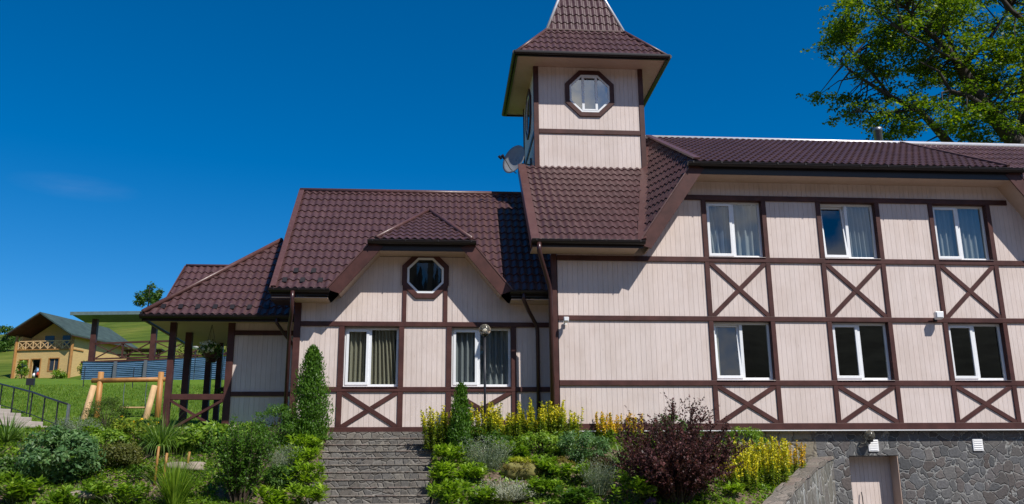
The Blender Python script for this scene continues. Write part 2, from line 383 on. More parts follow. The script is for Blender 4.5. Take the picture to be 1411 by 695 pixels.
# ------------------------------------------------------------ terrain
PY = [-2500, -420, -260, -90, 13, 15.2, 21.4, 23.5, 28, 31, 55, 105, 200, 300, 900]
PZ = [112, 112, 62, 0, 0, .12, 2.9, 2.98, 3.42, 4.1, 8.1, 12.75, 37, 46, 46]  # rise behind the camera is unseen, added to darken the window reflections
def terr(x, y):
    z = float(np.interp(y, PY, PZ))
    if y < 21.5 and x > 4:
        s = min(max((x-4.5)/4, 0), 1); s = s*s*(3-2*s); z -= .75*s*min(max((y-16)/5, 0), 1)
    if y > 80: z += ((x+80) if x < -20 else 60)*.17*min((y-80)/120, 1)
    return z
def wallx(y): return 9.05 - (21.1-y)*.80 + .025*(21.1-y)**2     # centre line of the retaining wall
def m_ground():
    m = NT('garden_soil_and_lawn'); co = m.coord()
    n1 = m.noise(co, 1.6, 8); n2 = m.noise(co, 9, 6); n3 = m.noise(co, .35, 4)
    soil = m.ramp(n2, [(.25, (.075,.052,.036)), (.55, (.17,.125,.09)), (.8, (.32,.25,.19))])
    grass = m.ramp(n1, [(.3, (.075,.15,.014)), (.6, (.115,.19,.022)), (.8, (.15,.19,.035))])
    hillc = m.ramp(m.noise(m.coord((.05,.05,.05)), 2.2, 8), [(.3, (.055,.095,.014)), (.5, (.10,.135,.02)), (.7, (.16,.17,.035))])
    sx = m.n('ShaderNodeSeparateXYZ'); m.l(co, sx.inputs[0])
    yy = m.math('ADD', sx.outputs[1], m.math('MULTIPLY', m.math('SUBTRACT', n3, .5), 1.5))
    k = m.math('DIVIDE', m.math('SUBTRACT', yy, 21.8), .8, True)
    k2 = m.math('DIVIDE', m.math('SUBTRACT', yy, 60), 60, True)
    c = m.mix(k2, m.mix(k, soil, grass), hillc)
    c = m.mix(k2, c, m.mix(1, c, m.ramp(m.noise(m.coord((.03,.25,.25)), 2.5, 6), [(.4, (.72,.78,.7)), (.6, (1.15,1.12,1.1))]), 'MULTIPLY'))
    k4 = m.math('DIVIDE', m.math('SUBTRACT', -60, sx.outputs[1]), 60, True)
    c = m.mix(k4, c, m.ramp(m.noise(m.coord((.08,.08,.08)), 2, 8), [(.35, (.012,.016,.010)), (.65, (.060,.065,.045))]))  # dark tone of the added hill, set for what the panes mirror
    m.l(c, m.b.inputs['Base Color']); m.b.inputs['Specular IOR Level'].default_value = .08; m.b.inputs['Roughness'].default_value = .95
    m.l(m.bump(m.math('ADD', n2, n1), .9, .06), m.b.inputs['Normal']); return m.m
MT['soil'] = m_ground()
def grid_mesh(name, xs, ys, fz, mat, fx=None):
    X, Yg = np.meshgrid(xs, ys); V = np.stack([X.ravel(), Yg.ravel(), np.zeros(X.size)], 1)
    if fx is not None: V[:, 0] = [fx(a, b) for a, b in zip(V[:, 0], V[:, 1])]
    V[:, 2] = [fz(a, b) for a, b in zip(V[:, 0], V[:, 1])]
    nx, ny = len(xs), len(ys); i = (np.arange(ny-1)[:, None]*nx + np.arange(nx-1)[None, :]).ravel()
    return raw(name, V, np.stack([i, i+1, i+nx+1, i+nx], 1), mat, None, True)
ys = np.concatenate([[-2500, -900], np.arange(-430, -80, 25), [-20], np.arange(0, 13, 2), np.arange(13, 24, .16), np.arange(24, 36, .6), np.arange(36, 120, 4), np.arange(120, 330, 12), [400, 900, 2500]])
xs = np.concatenate([[-2500, -900, -400, -250], np.arange(-200, -30, 8), np.arange(-30, -12, 1.5), np.arange(-12, 9.2, .16), np.arange(9.4, 30, 1.5), [40, 60, 100, 200, 400, 900, 2500]])
def gz(x, y):
    z = terr(x, y)
    if 12 < y < 24 and -12 < x < 10: z += .05*math.sin(x*2.1+y*1.3) * math.sin(y*3.1-x*.9) + .03*math.sin(x*7+y*5)
    if y < -150: z += 9*math.sin(x*.9+1)*math.sin(x*.37)+6*math.sin(x*2.3+y)  # uneven crest of the added hill, for its mirrored outline
    if -3.5 < x < 2.9 and y > 21.4: z = min(z, 2.9)
    if -2.5 < x < -.05 and 14 < y < 21.9: z -= .5
    if y < 21.3 and x > wallx(y): z = -.1
    if 8.6 < x < 22 and 21 < y < 29: z = -.1
    if y > 29 and x > 3: z = min(z, 3.0 + (y-29)*.0)
    return z
g = grid_mesh('ground', xs, ys, gz, 'soil'); tag(g, kind='structure')
MT['asphalt'] = m_plain('pale_paving', (.12, .105, .09), .9, .15, 3, bumps=.4)
d = MB(); d.add([(wallx(y)+(.1), y, .05) for y in (21.09, 19, 17, 15, 13)] + [(5, 2, .05), (60, 2, .05), (60, 21.09, .05)], [tuple(range(8))]); 
tag(d.build('driveway', 'asphalt'), kind='structure')
# ============================================================ THE HOUSE
H = empty('timber_frame_house', (2.85, 21, 2.9), 'long cream half-timbered house with brown tiled roof, square bell tower and porch', 'house')
YF, YWG, YP = 21.0, 21.9, 23.2
def ledge(a, b, x): return a[1] + (b[1]-a[1])*(x-a[0])/(b[0]-a[0])
# --- main facade
L1, R1 = (4.70, 6.98), (6.10, 8.91)          # soffit line under the left rake (x,z)
L2, R2 = (15.80, 6.98), (14.40, 8.91)
def ztop_main(x):
    if x < L1[0] or x > L2[0]: return 7.05
    if x < R1[0]: return ledge(L1, R1, x)
    if x < R2[0]: return 8.94
    return ledge(R2, L2, x)
kinks[:] = [4.70, 6.10, 14.40, 15.80]
BW = 1.64; bays = [6.47, 9.40, 12.33]
holes = []
for bx in bays:
    holes += [(bx+.115, bx+BW-.115, 4.0, 5.41), (bx+.115, bx+BW-.115, 7.0, 8.46)]
cladding('facade_wall', 2.85, 19.5, 2.95, ztop_main, YF, H, holes)
# --- wing facade
WL1, WR1 = (-2.62, 5.93), (-1.52, 7.12); WL2, WR2 = (1.78, 5.93), (.72, 7.12)
def ztop_wing(x):
    if x < WL1[0] or x > WL2[0]: return 5.97
    if x < WR1[0]: return ledge(WL1, WR1, x)
    if x < WR2[0]: return 7.14
    return ledge(WR2, WL2, x)
kinks[:] = [-2.62, -1.52, .72, 1.78]
wb = [(-2.36, -.80), (.22, 1.92)]
cladding('wing_wall', -3.42, 2.84, 2.95, ztop_wing, YWG, H, [(a+.125, b-.125, 3.94, 5.39) for a, b in wb])
kinks[:] = []
cladding('porch_wall', -5.25, -3.43, 2.9, 5.75, YP, H, [], )
# plain body walls behind (left gables, back)
b = MB(); b.box(-3.4, 2.9, 28.1, 28.3, 2.5, 6); b.box(-5.2, -3.4, 26.8, 27.0, 2.5, 6); b.box(-5.25, -5.1, 23.36, 27.0, 2.5, 6.2); b.box(-3.41, -3.26, 22.06, 28.1, 2.5, 6.4)
b.prism([(-3.4, 22.3, 6.3), (-3.4, 27.9, 6.3), (-3.4, 25.0, 9.4)], (.12, 0, 0))
b.prism([(2.86, 21.2, 2.5), (2.86, 29.3, 2.5), (2.86, 29.3, 7.2), (2.86, 25.2, 11.3), (2.86, 21.2, 7.2)], (.14, 0, 0))
b.box(2.86, 19.5, 29.3, 29.5, 2.5, 7.2)
b.build('body_wall', 'clad', H)
# --- basement
def zb(x): return 2.80
mb = MB(); mb.box(8.9, 9.66, 21.1, 21.5, -.1, 2.86); mb.box(10.86, 19.5, 21.1, 21.5, -.1, 2.86); mb.box(9.66, 10.86, 21.1, 21.5, 2.25, 2.86)
mb.box(9.5, 9.66, 21.5, 21.8, -.1, 2.4); mb.box(10.86, 11.0, 21.5, 21.8, -.1, 2.4)
mb.build('basement_wall', 'stone', H)
mb = MB(); mb.box(2.9, 8.9, 21.1, 21.5, 1.0, 2.86); mb.build('basement_wall', 'stone_y', H)
mb = MB(); mb.box(-3.4, 2.84, 21.98, 22.3, 2.0, 2.88); mb.build('basement_wall', 'stone', H)
dr = cladding('basement_door', 9.66, 10.86, .05, 2.24, 21.52, H, [], back=False, board=.105)
mb = MB(); mb.tube([(10.05, 21.47, 1.42), (10.05, 21.44, 1.30), (10.05, 21.44, 1.12), (10.05, 21.47, 1.02)], .012); h_ = mb.build('handle', 'darkmetal', dr)
mb = MB(); mb.box(10.84, 10.87, 21.11, 21.5, .05, 2.24); mb.build('door_reveal', 'soffit', H)
mb = MB(); mb.box(2.87, 19.5, 20.93, 21.16, 2.815, 2.835); mb.build('white_drip_edge', 'white', H)
for vx in (10.28, 12.86):
    mb = MB(); mb.box(vx-.125, vx+.125, 21.07, 21.115, 2.34, 2.62)
    for k in range(5): mb.box(vx-.10, vx+.10, 21.06, 21.072, 2.37+k*.05, 2.39+k*.05)
    mb.build('vent_cover', 'white', H, bevel=.006)
# --- half-timber frame
def beam(x0, x1, z0, z1, y, pr=.035, name='beam'): 
    m = MB(); m.box(x0, x1, y-pr, y+.002, z0, z1); return m.build(name, 'trim', H, bevel=.006)
beam(2.84, 19.5, 2.845, 2.995, YF, .05)
for z0, z1 in ((3.87, 3.995), (5.41, 5.525), (6.87, 6.995)): beam(2.84, 19.5, z0, z1, YF, .042)
beam(6.06, 14.44, 8.455, 8.585, YF, .04)
def xbrace(x0, x1, z0, z1, y, wd=.105):
    m = MB(); dx, dz = x1-x0, z1-z0; L = math.hypot(dx, dz)
    for i, (za, zb_) in enumerate(((z0, z1), (z1, z0))):
        # bar clipped inside the panel: hexagon
        s = 1 if za < zb_ else -1; hx = wd/2*L/dz; hz = wd/2*L/dx
        if s > 0: pts = [(x0, z0), (x0+hx, z0), (x1, z1-hz), (x1, z1), (x1-hx, z1), (x0, z0+hz)]
        else: pts = [(x0, z1), (x0, z1-hz), (x1-hx, z0), (x1, z0), (x1, z0+hz), (x0+hx, z1)]
        yy = y-.028-.004*i
        m.prism([(p[0], yy, p[1]) for p in pts], (0, .03+.004*i, 0))
    return m.build('cross_brace', 'trim', H, bevel=.005)
for bx in bays:
    for px in (bx, bx+BW-.115):
        for z0, z1 in ((2.996, 3.869), (3.996, 5.409), (5.526, 6.869), (6.996, 8.454)): beam(px, px+.115, z0, z1, YF, .036, 'post')
    xbrace(bx+.116, bx+BW-.116, 2.996, 3.869, YF); xbrace(bx+.116, bx+BW-.116, 5.526, 6.869, YF)
for px in (15.26,):
    for z0, z1 in ((2.996, 3.869), (3.996, 5.409), (5.526, 6.869)): beam(px, px+.115, z0, z1, YF, .036, 'post')
for z0, z1, w_ in ((2.86, 2.995, 0), (3.82, 3.935, 0), (5.395, 5.51, 0)): beam(-3.28, 2.84, z0, z1, YWG, .042)
m = MB(); m.box(-3.44, -3.28, YWG-.05, YWG+.16, 2.86, 5.96); m.build('corner_post', 'trim', H, bevel=.006)
for a, b_ in wb:
    for px in (a, b_-.125):
        for z0, z1 in ((2.996, 3.819), (3.936, 5.394)): beam(px, px+.125, z0, z1, YWG, .036, 'post')
    xbrace(a+.126, b_-.126, 2.996, 3.819, YWG)
for px in (-.86, .135): beam(px, px+.10, 5.511, 6.55, YWG, .034, 'post')
for z0, z1 in ((5.38, 5.50), (3.85, 3.96)): beam(-5.1, -3.44, z0, z1, YP, .04)
m = MB(); m.box(-5.27, -5.10, YP-.05, YP+.12, 2.9, 5.72); m.build('corner_post', 'trim', H, bevel=.006)
# --- windows
def curtain(parent, x0, x1, z0, z1, y, mat, folds=7, amp=.035, flare=0):
    nx = folds*10; V = []; F = []
    for j in range(13):
        t = j/12
        for i in range(nx+1):
            s = i/nx; x = x0 + (x1-x0)*s
            if flare: x += flare*(1-t)*s*.25 - flare*t*s*.4
            V.append((x, y + amp*math.sin(s*folds*2*math.pi + 1.3*math.sin(3*s+x0)) + .012*math.sin(17*s), z0 + (z1-z0)*t))
    for j in range(12):
        for i in range(nx): a = j*(nx+1)+i; F.append((a, a+1, a+nx+2, a+nx+1))
    return raw('curtain', V, F, mat, parent, True)
def window(x0, x1, z0, z1, yw, curtains=(), split=.47, tilt=0, rec=.105):
    """two light white window; left light has its own sash, right is fixed"""
    y = yw+rec; fw = .055
    m = MB()
    for a in ((x0, x1, z0, z0+fw+.015), (x0, x1, z1-fw, z1), (x0, x0+fw, z0+fw+.015, z1-fw), (x1-fw, x1, z0+fw+.015, z1-fw)): m.box(a[0], a[1], y, y+.07, a[2], a[3])
    xm = x0 + (x1-x0)*split
    m.box(xm, xm+.075, y-.002, y+.068, z0+fw+.015, z1-fw)
    wd = m.build('window', 'pvc', H, bevel=.005)
    s = MB(); a, b_, c, d_ = x0+.04, xm+.012, z0+.055, z1-.04; sw = .065
    for q in ((a, b_, c, c+sw), (a, b_, d_-sw, d_), (a, a+sw, c+sw, d_-sw), (b_-sw, b_, c+sw, d_-sw)): s.box(q[0], q[1], y-.022, y+.03, q[2], q[3])
    if tilt:
        s.v = [(vx, vy + tilt*(vz-c)/(d_-c), vz) for vx, vy, vz in s.v]
    s.build('sash', 'pvc', wd, bevel=.004)
    g_ = MB(); g_.add([(a+sw, y+.004, c+sw), (b_-sw, y+.004, c+sw), (b_-sw, y+.004+tilt, d_-sw), (a+sw, y+.004+tilt, d_-sw)], [(0,1,2,3)])
    g_.build('glass', 'glass', wd)
    g_ = MB(); g_.add([(xm+.075, y+.03, z0+fw), (x1-fw, y+.03, z0+fw), (x1-fw, y+.03, z1-fw), (xm+.075, y+.03, z1-fw)], [(0,1,2,3)]); g_.build('glass', 'glass', wd)
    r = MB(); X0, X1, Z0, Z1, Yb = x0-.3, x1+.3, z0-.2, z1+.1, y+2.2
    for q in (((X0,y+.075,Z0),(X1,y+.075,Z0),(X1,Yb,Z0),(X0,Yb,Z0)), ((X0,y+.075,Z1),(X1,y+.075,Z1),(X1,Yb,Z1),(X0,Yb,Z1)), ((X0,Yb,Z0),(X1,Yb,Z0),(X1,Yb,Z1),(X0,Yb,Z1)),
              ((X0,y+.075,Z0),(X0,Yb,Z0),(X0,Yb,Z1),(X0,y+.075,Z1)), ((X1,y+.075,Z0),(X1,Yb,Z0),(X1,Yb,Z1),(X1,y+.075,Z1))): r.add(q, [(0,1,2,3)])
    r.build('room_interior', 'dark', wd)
    sl_ = MB(); sl_.box(x0-.01, x1+.01, yw-.06, y+.01, z0-.028, z0-.003); sl_.build('sill', 'pipe', wd, bevel=.004)
    rv = MB(); rv.box(x0-.012, x0-.001, yw+.003, y+.07, z0, z1); rv.box(x1+.001, x1+.012, yw+.003, y+.07, z0, z1); rv.box(x0, x1, yw+.003, y+.07, z1+.001, z1+.012)
    rv.build('reveal', 'trim', wd)
    for (a, b_, mat, folds, amp, fl) in curtains: curtain(wd, x0+(x1-x0)*a, x0+(x1-x0)*b_, z0+.02, z1-.02, y+.14, mat, folds, amp*1.35, fl)
    return wd
UZ, LZ = (7.0, 8.45), (4.0, 5.405)
for i, bx in enumerate(bays):
    xa, xb = bx+.12, bx+BW-.12
    window(xa, xb, *UZ, YF, [[(0, .22, 'curtg', 3, .03, .3), (.17, .34, 'curtb', 2, .03, 0), (.32, 1, 'curtg', 6, .035, 0)], [(.5, 1, 'curtg', 6, .04, .1)], [(0, 1, 'curtg', 9, .03, 0)]][i], tilt=[0, .12, 0][i])
    window(xa, xb, *LZ, YF, [[(0, .12, 'curt', 2, .03, 0)], [], []][i], tilt=[.1, 0, 0][i])
window(wb[0][0]+.13, wb[0][1]-.13, 3.94, 5.385, YWG, [(.02, .48, 'curt', 5, .04, 0), (.50, .98, 'curt', 6, .05, .25)], split=.44)
window(wb[1][0]+.13, wb[1][1]-.13, 3.94, 5.385, YWG, [(.02, .98, 'curtg', 10, .045, 0)], split=.43)
def octa(cx, cz, R, y, trimw, lights, nrm='y', xx=None):
    """octagonal window proud of the wall; R = apothem of outer trim"""
    def ring(r, yy):
        k = r/math.cos(math.pi/8); return [(cx + k*math.cos(math.pi/8 + i*math.pi/4), yy, cz + k*math.sin(math.pi/8 + i*math.pi/4)) for i in range(8)]
    def ann(r0, r1, y0, y1, name, mat, par):
        m = MB(); a, b_, c, d_ = ring(r0, y0), ring(r1, y0), ring(r0, y1), ring(r1, y1)
        m.v = a + b_ + c + d_
        for i in range(8):
            j = (i+1) % 8
            m.f += [(i, j, 8+j, 8+i), (16+i, 24+i, 24+j, 16+j), (i, 16+i, 16+j, j), (8+i, 8+j, 24+j, 24+i)]
        if nrm == 'x': m.v = [(xx + (p[1]-y), p[0], p[2]) for p in m.v]
        return m.build(name, mat, par, bevel=.004)
    wd = ann(R, R-trimw, y-.05, y+.0, 'octagonal_window', 'trim', H)
    ann(R-trimw, R-trimw-.055, y-.03, y+.02, 'frame', 'pvc', wd)
    m = MB(); m.v = ring(R-trimw-.05, y-.012); m.f = [tuple(range(8))]
    m2 = MB(); m2.v = ring(R-trimw-.02, y-.004); m2.f = [tuple(range(8))]
    if nrm == 'x':
        m.v = [(xx + (p[1]-y), p[0], p[2]) for p in m.v]; m2.v = [(xx + (p[1]-y), p[0], p[2]) for p in m2.v]
    m.build('glass', 'glass_bright' if lights else 'glass_dim', wd); m2.build('room_interior', 'dark', wd)  # flat near-black sheet behind the pane stands in for an unlit room
    if lights and nrm == 'y':
        m = MB(); rr = R-trimw-.05
        for s in (-1, 1):
            xm = cx+s*rr*.36; m.box(xm-.035, xm+.035, y-.035, y-.014, cz-rr+.004, cz+rr-.004)
        m.box(cx-rr*.36+.035, cx+rr*.36-.035, y-.035, y-.014, cz-rr+.004, cz-rr+.05); m.box(cx-rr*.36+.035, cx+rr*.36-.035, y-.035, y-.014, cz+rr-.05, cz+rr-.004)
        m.build('mullion', 'pvc', wd, bevel=.004)
    return wd
octa(-.31, 6.67, .575, YWG, .125, False)
# --- roofs
ZE, YE = 7.20, 20.4; YR, ZR = 25.2, 11.80
s_m = (ZR-ZE)/(YR-YE)
ZT = ZE+s_m*(23.5-YE)
tiles('roof_slope', [(2.2, YE, ZE), (4.81, YE, ZE), (5.746, 23.5, ZT), (2.2, 23.5, ZT)], 'roof', H)
m = MB(); m.prism([(2.66, 23.5, ZT), (5.746, 23.5, ZT), (6.26, YR, ZR), (2.66, YR, ZR)], (0, 0, -.06)); m.build('roof_slope', 'roof', H)
tiles('roof_slope', [(15.7, YE, ZE), (22, YE, ZE), (22, YR, ZR), (14.22, YR, ZR)], 'roof', H)
D1, D2, D3, D4 = (6.24, YE, 9.27), (14.26, YE, 9.27), (14.22, YR, ZR+.02), (6.26, YR, ZR+.02)
tiles('dormer_roof', [D1, D2, D3, D4], 'roof', H, step=.35)
tiles('dormer_cheek', [(4.81, YE, ZE), D1, D4], 'roof', H)
tiles('dormer_cheek', [(15.7, YE, ZE), D2, D3], 'roof', H)
m = MB(); m.prism([(2.66, YR, ZR), (22, YR, ZR), (22, 30.0, 7.2), (2.66, 30.0, 7.2)], (0, 0, -.06)); m.build('back_roof_slope', 'roof', H)
# ridge cap
m = MB(); m.tube([(2.66, YR, ZR+.01), (22, YR, ZR+.01)], .075, 10); m.build('ridge_cap', 'ridge', H, True)
def strip(pts, name, mat, wd=.16, th=.03, up=(0,0,1)):
    m = MB(); m.beam(pts[0], pts[1], wd, th, up); return m.build(name, mat, H, bevel=.006)
def lift(p, d): return (p[0], p[1], p[2]+d)
strip([(6.26, YE-.02, 9.33), (6.28, YR, ZR+.07)], 'verge_cap', 'flash', .17, .05)
strip([(14.24, YE-.02, 9.32), (14.2, YR, ZR+.06)], 'verge_cap', 'flash', .10, .04)
# verge of the left end (main), flashing lying on roof and barge on the side
nrm = Vector((0, -s_m, 1)).normalized()
strip([(2.26, YE-.04, ZE+.02), (2.26, 23.5, ZT+.05)], 'verge_cap', 'flash', .20, .05, tuple(nrm))
strip([(2.17, YE-.03, ZE-.11), (2.17, 23.5, ZT-.08)], 'barge_board', 'flash', .03, .24, tuple(nrm))
strip([(4.80, YE-.03, ZE+.04), (6.0, YE+.86*4.8, ZE+.04+.86*4.6)], 'valley_flashing', 'flash', .22, .05, (-.35, -.5, .8))
def gutter(x0, x1, y, z, fas=.16, fy=None, r=.075, par=None, brackets=True):
    """half round gutter along x with fascia board behind"""
    m = MB(); n = 9; V = []
    for x in (x0, x1):
        for k in range(n):
            t = math.pi + math.pi*k/(n-1); V.append((x, y-r + r*math.cos(t)*-1 - 0, z + r*math.sin(t)))
        for k in range(n):
            t = 2*math.pi - math.pi*k/(n-1); V.append((x, y-r + (r-.008)*math.cos(t)*-1, z + (r-.008)*math.sin(t)))
    q = 2*n
    m.add(V, [tuple(range(q))[::-1], tuple(range(q, 2*q))] + [(i, (i+1) % q, q+(i+1) % q, q+i) for i in range(q)])
    m.tube([(x0, y-2*r, z+.004), (x1, y-2*r, z+.004)], .010, 6)
    for xx in (x0, x1): m.add([(xx, y-r+r*math.cos(math.pi+math.pi*k/8), z+r*math.sin(math.pi+math.pi*k/8)) for k in range(9)], [tuple(range(9))])
    o = m.build('gutter', 'gutter', par or H)
    m = MB(); m.box(x0+.03, x1-.03, y+.002, y+.03, z-fas, z+.07); m.build('fascia', 'gutter', par or H)
    if brackets:
        m = MB(); nb = max(2, int((x1-x0)/.7)+1)
        for i in range(nb):
            xx = x0+.12+(x1-x0-.24)*i/(nb-1); m.box(xx-.012, xx+.012, y-2*r-.012, y, z+.012, z+.02); m.box(xx-.012, xx+.012, y-2*r-.016, y-2*r-.008, z-.03, z+.02)
        m.build('gutter_bracket', 'gutter', o)
    return o
gutter(2.16, 4.86, YE-.01, ZE-.02, .14); gutter(6.0, 14.62, YE-.01, 9.18, .25, r=.085); gutter(15.7, 22, YE-.01, ZE-.02, .14)
# soffits (horizontal) and sloped rakes
def soffit(pts): m = MB(); m.prism(pts, (0, 0, .02)); return m.build('soffit', 'soffit', H)
soffit([(2.2, YE, 7.03), (4.72, YE, 7.03), (4.72, YF-.001, 7.03), (2.2, YF-.001, 7.03)])
soffit([(6.1, YE, 8.94), (14.4, YE, 8.94), (14.4, YF-.001, 8.94), (6.1, YF-.001, 8.94)])
soffit([(15.78, YE, 7.03), (22, YE, 7.03), (22, YF-.001, 7.03), (15.78, YF-.001, 7.03)])
def rake(foot, top, y0, y1, wd, side, name='rake_board'):
    """barge board along a gable slope with its sloping soffit; foot/top = outer top edge (x,z)"""
    f = Vector((foot[0], 0, foot[1])); t = Vector((top[0], 0, top[1])); e = (t-f).normalized(); n = Vector((e.z, 0, -e.x))*side
    a, b_ = f, t
    lo0 = a + n*wd; lo1 = b_ + n*wd
    lo0 = lo0 - e*((lo0.z-(a.z-.10))/e.z) ; lo1 = lo1 + e*((b_.z-.10-lo1.z)/e.z)
    m = MB(); m.prism([(p.x, y0, p.z) for p in (a, lo0, lo1, b_)], (0, .035, 0)); m.build(name, 'trim', H, bevel=.004)
    m = MB(); i0, i1 = lo0 - n*.03, lo1 - n*.03
    m.prism([(i0.x, y0+.036, i0.z), (i1.x, y0+.036, i1.z), (i1.x, y1, i1.z), (i0.x, y1, i0.z)], tuple(-n*.02)); m.build('sloped_soffit', 'soffit', H)
    m = MB(); q = [a, b_, b_ - n*.0 + Vector((0,0,0)), a]
    m.prism([(a.x, y0-.012, a.z+.01), (b_.x, y0-.012, b_.z+.01), (b_.x, y0+.10, b_.z+.01), (a.x, y0+.10, a.z+.01)], tuple(-n*.03)); m.build('rake_flashing', 'flash', H)
rake((4.72, 7.13), (6.13, 9.17), YE-.02, YF-.001, .30, 1); rake((15.88, 7.13), (14.42, 9.17), YE-.02, YF-.001, .30, -1)
# --- wing roof
WYE, WZE, WYR, WZR = 21.3, 6.20, 24.85, 9.80
sw_ = (WZR-WZE)/(WYR-WYE)
A3 = (-.27, 24.08, WZE + sw_*(24.08-WYE))
tiles('wing_roof_slope', [(-3.91, WYE, WZE), (-2.60, WYE, WZE), A3, (-.27, WYR, WZR), (-3.91, WYR, WZR)], 'roof', H)
tiles('wing_roof_slope', [(1.76, WYE, WZE), (2.86, WYE, WZE), (2.86, WYR, WZR), (-.27, WYR, WZR), A3], 'roof', H)
E1, E2 = (-1.50, WYE, 7.44), (.80, WYE, 7.44)
tiles('wing_gable_roof', [E1, E2, A3], 'roof', H)
tiles('wing_gable_cheek', [(-2.60, WYE, WZE), E1, A3], 'roof', H); tiles('wing_gable_cheek', [(1.76, WYE, WZE), E2, A3], 'roof', H)
m = MB(); m.prism([(-3.91, WYR, WZR), (2.86, WYR, WZR), (2.86, 28.6, 6.1), (-3.91, 28.6, 6.1)], (0, 0, -.06)); m.build('back_roof_slope', 'roof', H)
m = MB(); m.tube([(-3.93, WYR, WZR+.02), (2.86, WYR, WZR+.02)], .07, 10); m.build('ridge_cap', 'flash', H, True)
for e in (E1, E2):
    m = MB(); m.tube([lift(e, .03), lift(A3, .04)], .055, 8); m.build('hip_cap', 'flash', H, True)
wn_ = tuple(Vector((0, -sw_, 1)).normalized())
strip([(-3.88, WYE-.03, WZE+.03), (-3.88, WYR, WZR+.05)], 'verge_cap', 'flash', .14, .05, wn_)
strip([(-3.94, WYE-.03, WZE-.08), (-3.94, WYR, WZR-.06)], 'barge_board', 'flash', .025, .2, wn_)
gutter(-3.96, -2.55, WYE-.01, WZE-.05, .13); gutter(1.72, 2.84, WYE-.01, WZE-.05, .13); gutter(-1.70, .91, WYE-.01, 7.36, .22, r=.08)
soffit([(-3.9, WYE, 5.96), (-2.60, WYE, 5.96), (-2.60, YWG-.001, 5.96), (-3.9, YWG-.001, 5.96)])
soffit([(1.76, WYE, 5.96), (2.84, WYE, 5.96), (2.84, YWG-.001, 5.96), (1.76, YWG-.001, 5.96)])
soffit([(-1.52, WYE, 7.15), (.72, WYE, 7.15), (.72, YWG-.001, 7.15), (-1.52, YWG-.001, 7.15)])
rake((-2.62, 6.17), (-1.62, 7.34), WYE-.02, YWG-.001, .29, 1); rake((1.79, 6.17), (.83, 7.34), WYE-.02, YWG-.001, .29, -1)
m = MB(); m.box(-3.93, -3.43, WYE+.03, YWG+.2, 5.93, 6.16); m.build('eave_box', 'pipe', H)
# snow guards
def guards(x0, x1, y, z, s, nrows=2, step=.42):
    for r in range(nrows):
        x = x0 + (step/2 if r % 2 else 0)
        while x < x1:
            yy = y+.22+.3*r; zz = z + s*(yy-y)+.05
            m = MB(); m.add([(x-.06, yy-.09, zz-.09*s), (x+.06, yy-.09, zz-.09*s), (x+.06, yy+.02, zz+.02*s), (x-.06, yy+.02, zz+.02*s), (x-.05, yy-.01, zz+.035), (x+.05, yy-.01, zz+.035)],
                [(0,3,2,1), (0,1,5,4), (2,3,4,5), (1,2,5), (3,0,4)]); m.build('snow_guard', 'gutter', H); x += step
guards(-3.65, -2.7, WYE, WZE, sw_)
# --- porch roof
PYE, PZE = 22.6, 5.80; sp_ = .96
T = 2.75
tiles('porch_roof_slope', [(-7.2, PYE, PZE), (-3.45, PYE, PZE), (-3.45, PYE+T, PZE+sp_*T), (-7.2+T, PYE+T, PZE+sp_*T)], 'roof', H)
tiles('porch_roof_slope', [(-7.2, PYE, PZE), (-7.2+T, PYE+T, PZE+sp_*T), (-7.2, 27.0, PZE)], 'roof', H)
m = MB(); m.tube([(-7.22, PYE-.02, PZE+.05), (-7.2+T, PYE+T, PZE+sp_*T+.06)], .06, 8); m.build('hip_cap', 'flash', H, True)
m = MB(); m.prism([(-7.16, PYE+.03, PZE-.11), (-3.45, PYE+.03, PZE-.11), (-3.45, 27.0, PZE-.11), (-7.16, 27.0, PZE-.11)], (0, 0, .02)); m.build('porch_ceiling', 'soffit', H)
gutter(-7.26, -3.45, PYE-.01, PZE-.05, .13)
m = MB(); m.box(-7.26, -7.20, PYE-.1, 27.05, PZE-.14, PZE+.03); m.build('fascia', 'gutter', H)
guards(-6.8, -4.1, PYE, PZE, sp_, 1)
# rear porch roof seen over the hip
RA, RB = (-7.42, 25.1, 6.66), (-7.29, 26.3, 7.92)
tiles('rear_roof_slope', [RA, (-4.2, 25.1, 6.66), (-4.2, 26.3, 7.92), RB], 'roof', H)
m = MB(); m.tube([(-7.31, 26.3, 7.94), (-4.2, 26.3, 7.94)], .045, 8); m.build('ridge_cap', 'flash', H, True)
m = MB(); m.beam((-7.44, 25.1, 6.62), (-7.32, 26.3, 7.88), .03, .14); m.build('barge_board', 'flash', H)
m = MB(); m.prism([(-7.29, 26.31, 7.92), (-4.2, 26.31, 7.92), (-4.2, 27.1, 7.0), (-7.35, 27.1, 7.0)], (0, 0, -.05)); m.build('back_roof_slope', 'roof', H)
# porch posts, rail and brace
for px, py, wd_ in ((-6.62, 23.2, .15), (-6.62, 24.7, .17), (-6.50, 26.5, .17), (-6.20, 26.5, .15)):
    m = MB(); m.box(px-wd_/2, px+wd_/2, py-wd_/2, py+wd_/2, 2.7, PZE-.11); m.build('porch_post', 'trim', H, bevel=.008)
m = MB(); m.box(-6.545, -5.27, 23.14, 23.24, 3.76, 3.90); m.build('porch_rail', 'trim', H, bevel=.006)
m = MB(); m.box(-6.545, -5.27, 23.14, 23.24, 2.86, 2.98); m.build('porch_rail', 'trim', H, bevel=.006)
m = MB(); m.beam((-6.54, 23.20, 3.74), (-5.28, 23.20, 3.0), .06, .10, (0,1,0)); m.beam((-6.54, 23.17, 3.0), (-5.28, 23.17, 3.74), .06, .10, (0,1,0)); m.build('cross_brace', 'trim', H)
m = MB(); m.box(-6.8, -3.5, 23.1, 27, 2.75, 2.86); m.build('porch_floor', 'coping', H)
